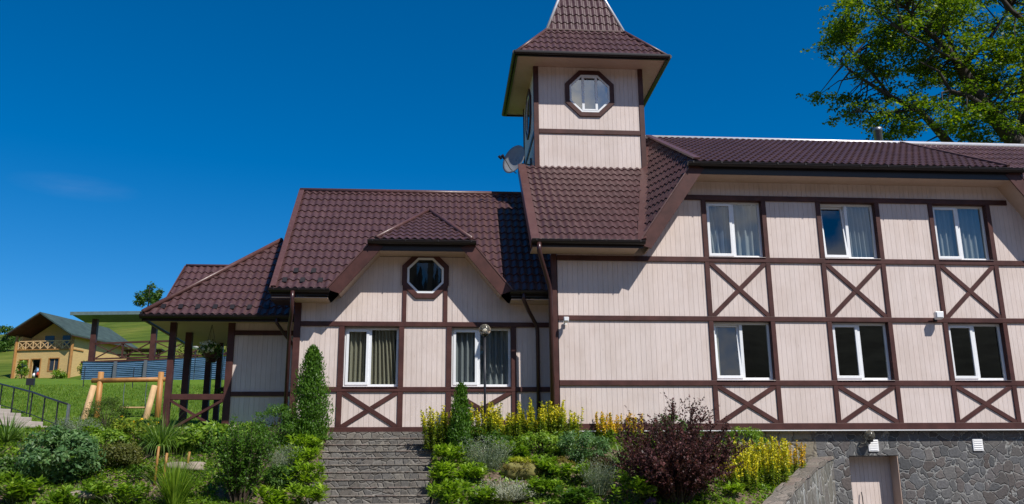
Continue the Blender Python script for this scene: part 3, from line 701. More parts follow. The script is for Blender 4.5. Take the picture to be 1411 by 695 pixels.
# --- tower
TX0, TX1, TY0, TY1, TZ0, TZ1 = 2.65, 5.74, 23.5, 26.6, 8.2, 13.2
cladding('tower_wall', TX0, TX1, TZ0, TZ1, TY0, H)
m = MB()
o = cladding('tower_side_wall', -TY1, -TY0-.001, TZ0, TZ1, TX0, H, axis='y')
m.box(TX0, TX1, TY1-.02, TY1, TZ0, TZ1); m.box(TX1-.02, TX1, TY0+.16, TY1-.02, TZ0, TZ1); m.build('tower_back_wall', 'clad', H)
for px, py in ((TX0-.03, TY0-.03), (TX1-.11, TY0-.03), (TX0-.03, TY1-.12), (TX1-.11, TY1-.12)):
    m = MB(); m.box(px, px+.14, py, py+.14, TZ0, TZ1); m.build('tower_corner_post', 'trim', H, bevel=.006)
m = MB(); m.box(TX0+.112, TX1-.112, TY0-.035, TY0, 11.17, 11.30); m.build('beam', 'trim', H, bevel=.005)
m = MB(); m.box(TX0-.03, TX0, TY0+.112, TY1-.122, 11.17, 11.30); m.build('beam', 'trim', H, bevel=.005)
octa(4.22, 12.40, .70, TY0, .125, True)
octa(25.05, 12.40, .70, 0, .125, False, 'x', TX0)
EX0, EX1, EY0, EY1, EZ = 2.10, 6.32, 22.8, 27.0, 13.28
m = MB(); m.box(EX0+.03, EX1-.03, EY0+.03, EY1-.03, EZ-.075, EZ-.055); m.build('tower_soffit', 'soffit', H)
IN = .97; BZ = 14.50; cxm, cym = 4.21, 24.9; AZ = 17.8
lo = [(EX0, EY0, EZ), (EX1, EY0, EZ), (EX1, EY1, EZ), (EX0, EY1, EZ)]
mi = [(EX0+IN, EY0+IN, BZ), (EX1-IN, EY0+IN, BZ), (EX1-IN, EY1-IN, BZ), (EX0+IN, EY1-IN, BZ)]
ap = (cxm, cym, AZ)
for i in range(4):
    j = (i+1) % 4
    tiles('tower_lower_roof', [lo[i], lo[j], mi[j], mi[i]], 'roof', H); tiles('spire_roof', [mi[i], mi[j], ap], 'roof', H)
    m = MB(); m.tube([lift(lo[i], .03), lift(mi[i], .03)], .05, 8); m.build('hip_cap', 'flash', H, True)
    m = MB(); m.tube([lift(mi[i], .03), lift(ap, .03)], .045, 8); m.build('spire_hip_cap', 'ridge' if i < 2 else 'flash', H, True)
m = MB()
for (a, b_) in ((lo[0], lo[1]), (lo[1], lo[2]), (lo[2], lo[3]), (lo[3], lo[0])):
    m.beam(lift(a, -.05), lift(b_, -.05), .05, .13)
    d_ = (Vector(b_)-Vector(a)).normalized(); o_ = d_.cross(Vector((0,0,1)))*.07
    m.tube([Vector(a)+o_-d_*.07+Vector((0,0,-.03)), Vector(b_)+o_+d_*.07+Vector((0,0,-.03))], .06, 10)
m.build('tower_gutter', 'gutter', H)
m = MB(); 
for zz in (mi,):
    for i in range(4): m.beam(lift(zz[i], .03), lift(zz[(i+1) % 4], .03), .08, .04)
m.build('roof_break_flashing', 'flash', H)
# --- downpipes and chimney flue
def pipe(pts, r=.048): m = MB(); m.tube(pts, r, 10); return m.build('downpipe', 'pipe', H, True)
pipe([(2.34, 20.3, 7.12), (2.34, 20.3, 6.93), (2.42, 20.45, 6.70), (2.62, 20.82, 6.22), (2.66, 20.88, 6.05), (2.66, 20.88, 2.8)], .055)
pipe([(2.05, 21.2, 6.1), (2.05, 21.22, 5.95), (2.20, 21.5, 5.72), (2.42, 21.80, 5.42), (2.44, 21.82, 5.3), (2.44, 21.82, 2.9)])
pipe([(-3.40, 21.18, 6.1), (-3.40, 21.18, 5.92), (-3.40, 21.2, 5.6), (-3.50, 21.6, 5.3), (-3.53, 21.86, 5.05), (-3.53, 21.86, 2.8)])
pipe([(-3.96, 22.5, 5.7), (-3.96, 22.5, 5.58), (-3.80, 22.7, 5.35), (-3.60, 22.9, 5.1), (-3.58, 23.12, 4.9), (-3.58, 23.12, 2.8)], .042)
m = MB(); m.box(2.70, 2.83, 20.955, 21.17, 2.86, 7.02); m.build('corner_post', 'trim', H, bevel=.006)
m = MB(); m.lathe((15.55, 29.0, 10), [(.15, 0), (.15, 3.78), (.165, 3.79), (.165, 3.92), (.12, 3.93), (.12, 3.6), (0, 3.6)], 18); m.build('chimney_flue', 'metal', H, True)
# ============================================================ FITTINGS ON THE HOUSE (things)
t = empty('satellite_dish', (2.3, 24.6, 10.6), 'grey round satellite dish mounted on the left side of the tower', 'satellite dish')
def dishpts(c, ax, R, depth, n=28, rings=6):
    ax = Vector(ax).normalized(); u = ax.cross(Vector((0,0,1))).normalized(); v = ax.cross(u); V = []; F = []
    for i in range(rings+1):
        r = R*i/rings
        for k in range(n):
            a = 2*math.pi*k/n; V.append(Vector(c) + u*math.cos(a)*r + v*math.sin(a)*r*1.06 + ax*depth*(i/rings)**2)
    for i in range(rings):
        for k in range(n): F.append((i*n+k, i*n+(k+1) % n, (i+1)*n+(k+1) % n, (i+1)*n+k))
    return V, F
ax = Vector((-.72, -.66, .22)); V, F = dishpts((2.17, 24.2, 10.60), ax, .42, .10)
MT['dish'] = m_plain('grey_dish', (.24, .25, .26), .5, .1, bumps=0)
o = raw('reflector', V, F, 'dish', t, True); sm = o.modifiers.new('s', 'SOLIDIFY'); sm.thickness = .012
m = MB(); axn = ax.normalized(); c0 = Vector((2.17, 24.2, 10.60)); m.tube([c0 + Vector((0,0,-.38)), c0 + axn*.25 + Vector((0,0,-.36)), c0+axn*.50+Vector((0,0,-.16))], .014); m.build('feed_arm', 'metal', t)
m = MB(); m.tube([c0+axn*.50+Vector((0,0,-.18)), c0+axn*.60+Vector((0,0,-.12))], [.035, .05], 10); m.tube([c0+axn*.52+Vector((-.07,0,-.2)), c0+axn*.6+Vector((-.09,0,-.15))], [.03, .04], 10); m.build('receiver', 'darkmetal', t)
m = MB(); m.tube([c0 - axn*.02, c0 - axn*.18, (2.64, 24.5, 10.6)], .022); m.tube([(2.62, 24.5, 10.4), (2.62, 24.5, 10.8)], .03); m.build('mount', 'metal', t)
def floodlight(x, z, big, label):
    t = empty('floodlight', (x, 20.95, z), label, 'floodlight')
    s = .09 if big else .055
    m = MB(); m.tube([(x, 20.95, z-.03), (x-.03, 20.86, z), (x, 20.80, z+.02)], .016); m.box(x-.04, x+.04, 20.93, 20.957, z-.07, z+.02); m.build('bracket', 'white' if not big else 'darkmetal', t)
    m = MB(); m.prism([(x-s, 20.72, z-.03), (x+s, 20.72, z-.03), (x+s*1.2, 20.72, z+s*1.6), (x-s*1.2, 20.72, z+s*1.6)], (.01, .13, -.02)); m.build('lamp_head', 'white', t, bevel=.02)
    m = MB(); m.box(x-s*.9, x+s*.9, 20.705, 20.718, z-.01, z+s*1.4); m.build('lens', 'pvc', t, bevel=.004); return t
floodlight(12.13, 5.50, True, 'white floodlight on the facade between the second and third lower windows')
floodlight(3.0, 5.36, False, 'small white security light by the brown downpipe at the house corner')
t = empty('wall_lamp', (10.16, 21.1, 2.72), 'round glass globe lamp above the basement door', 'wall lamp')
MT['globe'] = NT('smoky_glass'); gm = MT['globe']; gm.b.inputs['Base Color'].default_value = (.85,.78,.62,1); gm.b.inputs['Roughness'].default_value = .06; gm.b.inputs['Transmission Weight'].default_value = .93; gm.b.inputs['IOR'].default_value = 1.25; MT['globe'] = gm.m
def sph(r, n=12): return [(r*math.sin(math.pi*i/n)+1e-5, -r*math.cos(math.pi*i/n)) for i in range(n+1)]
m = MB(); m.lathe((10.14, 20.93, 2.70), sph(.125), 20); m.build('globe', 'globe', t, True)
m = MB(); m.lathe((10.14, 20.93, 2.54), [(.0, 0), (.06, .01), (.075, .05), (.06, .06)], 14); m.tube([(10.14, 20.93, 2.56), (10.16, 21.02, 2.52), (10.18, 21.1, 2.56)], .02); m.lathe((10.14, 20.93, 2.68), sph(.04, 6), 10); m.build('fitting', 'darkmetal', t)
t = empty('lamp_post', (1.08, 20.5, 2.5), 'thin grey garden lamp post with smoky globe in front of the right wing window', 'lamp post')
m = MB(); m.tube([(1.08, 20.5, 2.45), (1.08, 20.5, 4.98)], .028, 10); m.lathe((1.08, 20.5, 2.4), [(.09, 0), (.09, .25), (.03, .3)], 14); m.build('pole', 'darkmetal', t, True)
m = MB(); m.lathe((1.08, 20.5, 5.08), sph(.135), 22); m.build('globe', 'globe', t, True)
m = MB(); m.lathe((1.08, 20.5, 4.93), [(.03, 0), (.07, .03), (.075, .06), (.05, .07)], 14); m.build('collar', 'gutter', t)
m = MB(); m.lathe((1.08, 20.5, 5.07), sph(.045, 6), 10); m.build('bulb', 'white', t, True)
# ============================================================ STONE STEPS, RETAINING WALL
t = empty('stone_steps', (-1.28, 16, .2), 'wide flight of grey stone steps climbing the garden to the house wall', 'steps')
m = MB(); m.box(-2.47, -.10, 21.5, 21.97, 1.8, 2.86); m.build('landing', 'riser', t)
nst = 17
for k in range(nst):
    z1 = 2.86 - .156*(k+1) ; y1 = 21.5 - .34*k
    m = MB(); jj = random.uniform(-.012, .012)
    m.box(-2.47+jj, -.10+jj, y1-.34, y1, z1-.5, z1-.028); m.build('step', 'riser', t)
    m = MB(); m.box(-2.48+jj, -.09+jj, y1-.356, y1+.0, z1-.028, z1); m.build('tread', 'coping', t, bevel=.01)
t = empty('retaining_wall', (9.0, 21, 0), 'low sloping stone retaining wall with flat coping between garden and driveway', 'wall')
yy_ = np.linspace(21.09, 13.2, 26); V = []; Vc = []
for i, y in enumerate(yy_):
    y = float(y); cx = wallx(y); zt_ = 2.23 - (21.09-y)*.255 - .0*y; dx = .5*(.80-.05*(21.1-y)); n = Vector((1, -.8, 0)).normalized()*.17
    if i == 0: n = Vector((.22, 0, 0))
    for s in (-1, 1):
        V += [(cx+n.x*s, y+n.y*s, -.2), (cx+n.x*s, y+n.y*s, zt_-.06)]
        Vc += [(cx+n.x*s*1.15, y+n.y*s*1.15, zt_-.06+.02*math.sin(i*2.3)), (cx+n.x*s*1.15, y+n.y*s*1.15, zt_+.02*math.sin(i*2.3)+.012*math.sin(i*5+s))]
F = []
for i in range(len(yy_)-1):
    a, b_ = 4*i, 4*i+4; F += [(a, b_, b_+1, a+1), (a+2, a+3, b_+3, b_+2), (a+1, b_+1, b_+3, a+3), (a, a+2, b_+2, b_)]
F += [(0, 1, 3, 2), tuple(len(V)-4+k for k in (0, 2, 3, 1))]
raw('wall_body', V, F, 'stonew', t); raw('coping', Vc, F, 'coping', t)
# ============================================================ VEGETATION HELPERS
def leaves(pos, nrm, size, aspect=.5, jitter=.5, up=None):
    """one folded rhombus leaf per point"""
    n = len(pos); pos = np.asarray(pos); nrm = np.asarray(nrm) + rng.normal(0, jitter, (n, 3))
    nrm /= np.linalg.norm(nrm, axis=1)[:, None] + 1e-9
    if up is None: d = rng.normal(0, 1, (n, 3))
    else: d = np.asarray(up) + rng.normal(0, .35, (n, 3))
    d -= (d*nrm).sum(1)[:, None]*nrm; d /= np.linalg.norm(d, axis=1)[:, None] + 1e-9
    s = np.cross(nrm, d); L = (np.asarray(size)*rng.uniform(.6, 1.25, n))[:, None]; W = L*aspect*.5
    a = pos; c = pos + d*L; m1 = pos + d*L*.45 + s*W + nrm*L*.08; m2 = pos + d*L*.45 - s*W + nrm*L*.08
    V = np.stack([a, m1, c, m2], 1).reshape(-1, 3); F = np.arange(4*n).reshape(n, 4)
    return V, F
def ell_pts(n, c, r, shell=.55, upper=True):
    d = rng.normal(0, 1, (n, 3)); 
    if upper: d[:, 2] = np.abs(d[:, 2])*1.0 - .15
    d /= np.linalg.norm(d, axis=1)[:, None]
    q = rng.uniform(shell, 1, n)[:, None]**.6
    return np.asarray(c) + d*q*np.asarray(r), d
def join(parts):
    V = []; F = []; b = 0
    for v, f in parts: V.append(v); F.append(f+b); b += len(v)
    return np.concatenate(V), np.concatenate(F)
def tubes_np(lines, radii, n=5):
    V = []; F = []; b = 0
    for ln, rr in zip(lines, radii):
        mb_ = MB(); mb_.tube(ln, rr, n, False); V += mb_.v; F += [tuple(b+i for i in f) for f in mb_.f]; b = len(V)
    return V, F
def blades(n, c, r0, L, wd, lean, droop=.5, segs=5):
    """long grass-like blades from a tuft at c"""
    c = np.asarray(c); az = rng.uniform(0, 2*np.pi, n); ln = rng.uniform(.05, 1, n)**.7*lean; Ls = L*rng.uniform(.6, 1.1, n); ww = wd*rng.uniform(.6, 1.2, n)
    base = c + np.stack([np.cos(az)*r0*rng.uniform(0, 1, n), np.sin(az)*r0*rng.uniform(0, 1, n), np.zeros(n)], 1)
    hd = np.stack([np.cos(az), np.sin(az), np.zeros(n)], 1); sd = np.stack([-np.sin(az), np.cos(az), np.zeros(n)], 1)
    tw = rng.normal(0, .5, n); sd = sd*np.cos(tw)[:, None] + hd*np.sin(tw)[:, None]
    V = np.zeros((n, segs+1, 2, 3)); p = base.copy(); ang = ln.copy()
    for k in range(segs+1):
        w_ = ww*(1 - (k/segs)**1.6)*.5 + .0005
        V[:, k, 0] = p - sd*w_[:, None]; V[:, k, 1] = p + sd*w_[:, None]
        p = p + (hd*np.sin(ang)[:, None] + np.array([0,0,1.])*np.cos(ang)[:, None])*(Ls/segs)[:, None]; ang = ang + droop*ln*2/segs*(1+k*.4)
    F = []; m_ = 2*(segs+1); base_i = np.arange(n)*m_
    for k in range(segs): F.append(np.stack([base_i+2*k, base_i+2*k+1, base_i+2*k+3, base_i+2*k+2], 1))
    return V.reshape(-1, 3), np.concatenate(F)
def stems_to(c, tops, r=.008):
    c = Vector(c); ls = []; rs = []
    for p in tops:
        p = Vector(p); mid = c.lerp(p, .5) + Vector((random.uniform(-.04,.04), random.uniform(-.04,.04), .05)); ls.append([c + Vector((random.uniform(-.05,.05), random.uniform(-.05,.05), -.05)), mid, p]); rs.append([r, r*.8, r*.4])
    return tubes_np(ls, rs, 4)
def gpos(x, y): return (x, y, terr(x, y))
def thing(name, x, y, label, cat, group=None, z=None): return empty(name, (x, y, terr(x, y) if z is None else z), label, cat, group)
def shrub(name, x, y, w_, h, mat, label, cat='shrub', group=None, n=1600, size=.07, aspect=.5, clumps=40, cr=.12, jitter=.6, stem='twig', z=None, flowers=None, dens_low=True, pts3=None):
    t = thing(name, x, y, label, cat, group, z); c = np.array(t.location)
    R = np.array([w_/2, w_/2*.85, h*.55]); cc = c + [0, 0, h*.42]
    cp, cd_ = ell_pts(clumps, cc, R - cr*.7, .5, False)
    cp = cp[cp[:, 2] > c[2]-.02]
    per = n//len(cp); idx = np.repeat(np.arange(len(cp)), per)
    cs = rng.uniform(.6, 1.25, len(cp))[idx][:, None]
    off = rng.normal(0, 1, (len(idx), 3)); off /= np.linalg.norm(off, axis=1)[:, None]; off *= (rng.uniform(.2, 1, len(idx))**.5)[:, None]*cr*cs*np.array([1, 1, .8])
    pos = cp[idx] + off; pos[:, 2] = np.maximum(pos[:, 2], c[2]+.01)
    nn = off/cr + (pos-cc)/R*.6 + np.array([0, -.1, .5])
    V, F = leaves(pos, nn, size, aspect, jitter); raw('foliage', V, F, mat, t)
    V, F = stems_to(c, cp[:min(len(cp), 26)]); raw('stems', V, F, stem, t)
    if flowers:
        fm, fn, fs = flowers; k = rng.choice(len(pos), fn); k = k[pos[k, 2] > cc[2]-.1*h]
        V, F = leaves(np.repeat(pos[k] + nn[k]*.03, 5, 0), np.repeat(nn[k], 5, 0), fs, .7, .5); raw('blossoms', V, F, fm, t)
    return t
def tuft(name, x, y, w_, h, mat, label, n=160, bw=.02, lean=.9, droop=.6, cat='plant', r0=.12, extra=None):
    t = thing(name, x, y, label, cat); V, F = blades(n, t.location, r0, max(h*1.1, w_*.55), bw, lean, droop); raw('blades', V, F, mat, t); return t
def conifer(name, x, y, w_, h, label, n=7000, mat='l_thuja', taper=2.0, z=None, size=.07, lobes=60):
    t = thing(name, x, y, label, 'conifer', None, z); c = np.array(t.location)
    # pointed column made of many upright sprays
    zz = rng.uniform(0, 1, lobes)**1.25; az = rng.uniform(0, 2*np.pi, lobes)
    prof = lambda q: (np.clip(1-q, 0, 1)**(1/taper))*(.75+.25*np.minimum(q*6, 1))
    rr = prof(zz)*w_/2*rng.uniform(.1, .9, lobes)
    cp = c + np.stack([rr*np.cos(az), rr*np.sin(az), zz*h*.92], 1)
    per = n//lobes; idx = np.repeat(np.arange(lobes), per)
    sc = (prof(zz)*w_*.28+.03)[idx]
    off = rng.normal(0, .5, (len(idx), 3))*sc[:, None]; off[:, 2] = off[:, 2]*1.9 + .05
    pos = cp[idx] + off; pos[:, 2] = np.clip(pos[:, 2], c[2]+.02, c[2]+h)
    q = (pos[:, 2]-c[2])/h; hr = np.hypot(pos[:, 0]-c[0], pos[:, 1]-c[1]); lim = prof(q)*w_/2*(1.0+.26*np.sin(az[idx]*5+q*21)) + .02
    s_ = np.minimum(1, lim/np.maximum(hr, 1e-4)); pos[:, 0] = c[0]+(pos[:, 0]-c[0])*s_; pos[:, 1] = c[1]+(pos[:, 1]-c[1])*s_
    rad = pos-c; rad[:, 2] = 0; rad /= np.linalg.norm(rad, axis=1)[:, None]+1e-6
    V, F = leaves(pos, rad, size, .38, .8, up=rad*.35+np.array([0, 0, 1.]))
    raw('foliage', V, F, mat, t)
    m = MB(); m.tube([c, c+np.array([0, 0, h*.85])], [.05, .01], 6); m.build('trunk', 'twig', t); return t
def spikes(name, x, y, w_, h, label, ns=22, fm='l_yellow', lm='l_yg', fl=.62, group=None, z=None, leaf=.075):
    """upright flower spikes (loosestrife)"""
    t = thing(name, x, y, label, 'flowers', group, z); c = np.array(t.location); LP = []; LN = []; FP = []; FN = []; lines = []; rad = []; UP = []
    for i in range(ns):
        a = random.uniform(0, 2*math.pi); r = math.sqrt(random.random())*w_/2; bx, by = c[0]+r*math.cos(a), c[1]+r*math.sin(a)*.8
        hh = h*random.uniform(.62, 1.0); lean = Vector((math.cos(a), math.sin(a), 0))*.12*hh*r/(w_/2)
        p0 = np.array([bx, by, c[2]-.03]); p1 = p0 + np.array([lean.x+random.uniform(-.03,.03), lean.y, hh]); lines.append([p0, (p0+p1)/2, p1]); rad.append([.006, .005, .002])
        nl = int(hh/.022)
        for k in range(nl):
            s = (k+.5)/nl; p = p0 + (p1-p0)*s
            for q in range(4):
                b_ = random.uniform(0, 6.28); d_ = np.array([math.cos(b_), math.sin(b_), .25])
                if s < fl + .1 or q == 0 and random.random() < .5: LP.append(p); LN.append(np.array([0, 0, 1.])*.8 + d_*.3); UP.append(d_*1.0)
                if s > fl and q < 3: FP.append(p + d_*.018*(1.35-s)); FN.append(d_+np.array([0, 0, .4]))
    V, F = leaves(LP, LN, leaf, .32, .3, up=np.array(UP)*2); raw('foliage', V, F, lm, t)
    V, F = leaves(FP, FN, .042, .8, .5); raw('blossoms', V, F, fm, t)
    V, F = tubes_np(lines, rad, 4); raw('stems', V, F, 'stem', t); return t
def fineplant(name, x, y, w_, h, mat, label, n=260, lean=.7, flower=None, cat='plant'):
    """thin stems with tiny leaves (lavender, catmint, silver mound)"""
    t = thing(name, x, y, label, cat); c = np.array(t.location)
    az = rng.uniform(0, 2*np.pi, n); ln = rng.uniform(0, 1, n)**.6*lean; L = h*rng.uniform(.6, 1.08, n)
    d_ = np.stack([np.cos(az)*np.sin(ln), np.sin(az)*np.sin(ln), np.cos(ln)], 1); b0 = c + np.stack([np.cos(az), np.sin(az), np.zeros(n)], 1)*(rng.uniform(0, .3, n)*w_)[:, None]
    K = 12; s = rng.uniform(.15, 1, (n, K)); pos = (b0[:, None] + d_[:, None]*(L[:, None]*s)[..., None]).reshape(-1, 3); dd = np.repeat(d_, K, 0)
    V1 = leaves(pos, rng.normal(0, 1, pos.shape), .045, .3, .3, up=dd)
    V2, F2 = blades(n, c, w_*.3, h*.9, .008, lean, .2, 3)
    V, F = join([V1, (V2, F2)]); raw('foliage', V, F, mat, t)
    if flower:
        tip = np.repeat(b0 + d_*L[:, None], 4, 0)+rng.normal(0, .012, (4*n, 3)); V, F = leaves(tip, rng.normal(0, 1, tip.shape), .03, .6); raw('blossoms', V, F, flower, t)
    return t
def hosta(name, x, y, w_, h, mat, label, n=420, size=.15, cat='plant', group=None, asp=.42):
    t = thing(name, x, y, label, cat, group); c = np.array(t.location)
    K = max(6, n//34); cc = c + np.stack([np.clip(rng.normal(0, w_*.24, K), -w_*.34, w_*.34), np.clip(rng.normal(0, w_*.2, K), -w_*.3, w_*.3), rng.uniform(.1, .55, K)*h], 1); idx = np.repeat(np.arange(K), 34)
    az = rng.uniform(0, 2*np.pi, len(idx)); el = rng.uniform(.0, 1.25, len(idx)); out = np.stack([np.cos(az)*np.cos(el), np.sin(az)*np.cos(el), np.sin(el)], 1)
    pos = cc[idx] + out*.05 + np.stack([np.zeros(len(idx))]*2 + [rng.uniform(-.05, .2, len(idx))*h], 1)
    nn = np.stack([-np.cos(az)*.5, -np.sin(az)*.5, np.ones(len(idx))], 1)
    V, F = leaves(pos, nn, size, asp, .35, up=out*2.2); raw('foliage', V, F, mat, t)
    V, F = stems_to(c, cc); raw('stems', V, F, 'stem', t); return t
def rock(name, x, y, w_, h, mat, label, seed=0, cat='rock', sink=.3, dpt=.7):
    rs = np.random.default_rng(seed); bm = bmesh.new(); bmesh.ops.create_icosphere(bm, subdivisions=4, radius=1)
    k = rs.normal(0, 1, (7, 3)); ph = rs.uniform(0, 6, 7)
    z0 = terr(x, y)
    for v in bm.verts:
        p = np.array(v.co); f = 1 + sum(.06*math.sin(float(k[i]@p)*2.2+ph[i]) for i in range(7)); q = p*f; q = np.sign(q)*np.abs(q)**.8
        v.co = (q[0]*w_/2, q[1]*w_*dpt/2, q[2]*h/2)
    me = bpy.data.meshes.new(name); bm.to_mesh(me); bm.free(); me.materials.append(MT[mat])
    for p in me.polygons: p.use_smooth = True
    o = bpy.data.objects.new(name, me); o.location = (x, y, z0 + h*(.5-sink)); link(o); return tag(o, label, cat)
#PLANTS
# ============================================================ GARDEN
YL = 'clumps of yellow loosestrife'; HL = 'lime foliage clumps edging the steps'; ST = 'foliage plants along the rockery'
tuft('spiky_plant', -9.2, 20.7, 1.2, .72, 'l_blade', 'spiky green tuft beside the foot of the concrete stairs', 200, .03, 1.0, .5)
shrub('peony_bush', -7.37, 18.85, 1.8, 1.2, 'l_blue', 'large rounded blue-green leafy bush at far left of the garden', n=6000, size=.11, aspect=.38, clumps=80, cr=.17, stem='stem')
fineplant('lavender', -7.83, 20.8, .95, .5, 'l_grey', 'hazy grey-mauve lavender behind the large blue-green bush', 260, .8, 'l_grey')
shrub('clipped_mound_shrub', -8.78, 25.4, 1.35, 1.0, 'l_mound', 'low dark domed shrub on the lawn in front of the log swing', n=5000, size=.045, aspect=.35, clumps=90, cr=.13)
hosta('broadleaf_plant', -7.73, 17.95, .95, .7, 'l_green', 'broad-leaved green plant in the bottom left corner', 620, .16)
shrub('leafy_shrub', -8.42, 18.9, .9, .55, 'l_dark', 'dark green low shrub at the left edge above the corner plant', n=1500, size=.09)
hosta('ground_plant', -7.35, 20.7, 1.1, .38, 'l_green', 'low green leaves right of the lavender', 420, .11)
shrub('flowering_shrub', -6.5, 20.7, 1.3, .60, 'l_yg', 'yellow-green low shrub dotted with small yellow flowers', n=1900, size=.075, flowers=('l_gold', 22, .05))
shrub('olive_shrub', -6.38, 19.48, 1.1, .58, 'l_olive', 'olive-brown small-leaved shrub in the middle of the left bed', n=3600, size=.055, clumps=60)
shrub('leafy_bush', -6.85, 19.95, 1.1, .68, 'l_green', 'mid green bush between the blue-green bush and the olive shrub', n=1500, size=.08)
hosta('strawberry_plant', -5.85, 17.75, 1.45, .6, 'l_green', 'dense mat of toothed green leaves at bottom left centre', 1200, .10, asp=.75)
tuft('daylily', -5.83, 20.28, 1.6, .85, 'l_blade', 'arching daylily tuft in front of the porch post', 420, .032, 1.15, .6)
tuft('ornamental_grass', -4.78, 17.75, .9, .98, 'l_green', 'upright dark grass tuft by the wooden stakes', 420, .016, .55, .5)
shrub('leafy_bush', -5.02, 20.26, 1.4, .68, 'l_green', 'wide bright green bush beneath the porch railing', n=2600, size=.12, aspect=.4, clumps=50)
shrub('leafy_bush', -4.3, 20.6, 1.3, .55, 'l_green', 'bright bushy foliage between the porch rail and the round thuja', n=2600, size=.08)
hosta('broadleaf_plant', -6.75, 17.6, .8, .5, 'l_green', 'broad-leaved plant at the bottom edge below the large blue-green bush', 420, .14)
tuft('young_daylily', -6.35, 17.45, .6, .4, 'l_blade', 'small daylily fan at the bottom edge left of the toothed leaf mat', 50, .03, 1.1, .7)
hosta('ground_plant', -5.6, 18.9, .9, .35, 'l_dark', 'dark low leaves between the olive shrub and the stakes', 420, .09)
shrub('leafy_bush', -3.0, 18.5, .8, .5, 'l_dark', 'green bush between the upright shrub and the grey grass tuft', n=1800, size=.07)
# upright twiggy shrub
def twiggy(name, x, y, w_, h, label, mat, n=38, lsz=.045, cat='shrub', arch=.25, stem='twig', per=110, spread=.6, side=6):
    t = thing(name, x, y, label, cat); c = Vector(t.location); lines = []; rad = []; LP = []; UPv = []
    for i in range(n):
        a = random.uniform(0, 2*math.pi); ll = random.random()**.6*spread; L = h*random.uniform(.65, 1.02)*(1 - .16*ll/spread)
        d_ = Vector((math.cos(a)*math.sin(ll), math.sin(a)*math.sin(ll)*.85, math.cos(ll))); p = c + Vector((math.cos(a), math.sin(a), 0))*random.random()*w_*.12; pts = [p.copy()]
        for k in range(7):
            d_ = (d_ + Vector((math.cos(a), math.sin(a), 0))*arch*.12*k/3 + Vector([random.gauss(0, .07) for _ in range(3)])).normalized(); p = p + d_*L/7; pts.append(p.copy())
        lines.append(pts); rad.append([.010*(1-k/8)+.0015 for k in range(8)])
        for q in range(side):
            k = random.randint(2, 6); b0 = pts[k]; dd = (d_ + Vector([random.gauss(0, .55) for _ in range(3)])).normalized(); e = b0 + dd*L*random.uniform(.12, .28)
            e.x = c.x + max(-w_/2, min(w_/2, e.x-c.x)); lines.append([b0, (b0+e)/2+Vector((0, 0, .01)), e]); rad.append([.004, .003, .001])
            for s in np.linspace(.1, 1.02, per//side//2): LP.append(np.array(b0.lerp(e, float(s)))); UPv.append(np.array(dd))
        for s in np.linspace(.18, 1.0, per//2):
            f = s*7; k = min(int(f), 6); LP.append(np.array(pts[k].lerp(pts[k+1], f-k))); UPv.append(np.array(d_))
    LP = np.array(LP) + rng.normal(0, .012, (len(LP), 3)); UPv = np.array(UPv)
    V, F = leaves(LP, rng.normal(0, 1, LP.shape)+np.array([0, -.3, .6]), lsz, .55, .4, up=UPv + rng.normal(0, .8, UPv.shape)); raw('foliage', V, F, mat, t)
    V, F = tubes_np(lines, rad, 4); raw('stems', V, F, stem, t); return t
twiggy('upright_shrub', -3.64, 17.9, 1.3, 1.75, 'tall upright shrub with fine dark green twigs left of the steps', 'l_thuja', 64, .055, arch=-.12, spread=.36, per=190, side=5)
conifer('thuja', -2.80, 20.8, 1.0, 2.1, 'tall pointed thuja at the left corner of the wing', 17000, lobes=90)
shrub('round_thuja', -3.5, 20.5, 1.2, 1.05, 'l_thuja', 'rounded bright green thuja left of the tall pointed one', 'conifer', n=5200, size=.055, aspect=.35, clumps=70, cr=.15)
fineplant('grey_fescue', -3.10, 19.18, .7, .6, 'l_grey', 'grey-blue grass tuft under the round thuja', 200, .7)
for i, (x, y, w_, h, l) in enumerate(((-2.78, 20.05, .75, .48, 'topmost lime clump left of the steps'), (-2.72, 19.3, .8, .55, 'second lime clump from the top left of the steps'), (-2.55, 18.55, .85, .55, 'third lime clump from the top left of the steps'), (-2.35, 17.75, .8, .5, 'lowest lime clump left of the steps'), (-2.95, 17.6, .8, .5, 'lime clump between the upright shrub and the steps'))):
    hosta('lime_plant', x, y, w_, h, 'l_lime', l, 520, .13, group=HL)
for i, (x, y, w_, h, l) in enumerate(((.22, 19.4, .75, .52, 'topmost lime clump right of the steps'), (.12, 18.6, .6, .5, 'middle lime clump against the right side of the steps'), (.25, 17.75, .85, .5, 'lowest lime clump right of the steps'), (.72, 18.65, .6, .45, 'lime clump between the steps and the silver mound'), (.85, 17.6, .7, .45, 'lime clump at the bottom edge left of the silver mound'))):
    hosta('lime_plant', x, y, w_, h, 'l_lime' if i != 4 else 'l_green', l, 520, .13, group=HL)
for x, y, w_, h, n, l in ((.08, 20.4, .65, .92, 26, 'loosestrife clump at the top right corner of the steps'), (1.08, 20.75, .65, .92, 26, 'loosestrife clump between the small thuja and the lamp post'), (1.72, 20.6, 1.0, .70, 34, 'low loosestrife clump right of the lamp post'),
        (2.33, 20.62, 1.0, 1.0, 40, 'tallest loosestrife clump at the foot of the downpipe'), (2.95, 20.8, .6, .75, 18, 'small loosestrife clump right of the downpipe')):
    spikes('yellow_loosestrife', x, y, w_, h, l, n+14, group=YL, fm='l_yellow')
spikes('golden_loosestrife', 4.2, 20.75, 1.1, .66, 'golden loosestrife clump behind the purple barberry', 52, 'l_gold', 'l_green', .35, YL)
spikes('yellow_loosestrife', 6.85, 19.2, 1.15, 1.0, 'wide loosestrife bank beside the retaining wall', 60, 'l_yellow', 'l_yg', .4, YL)
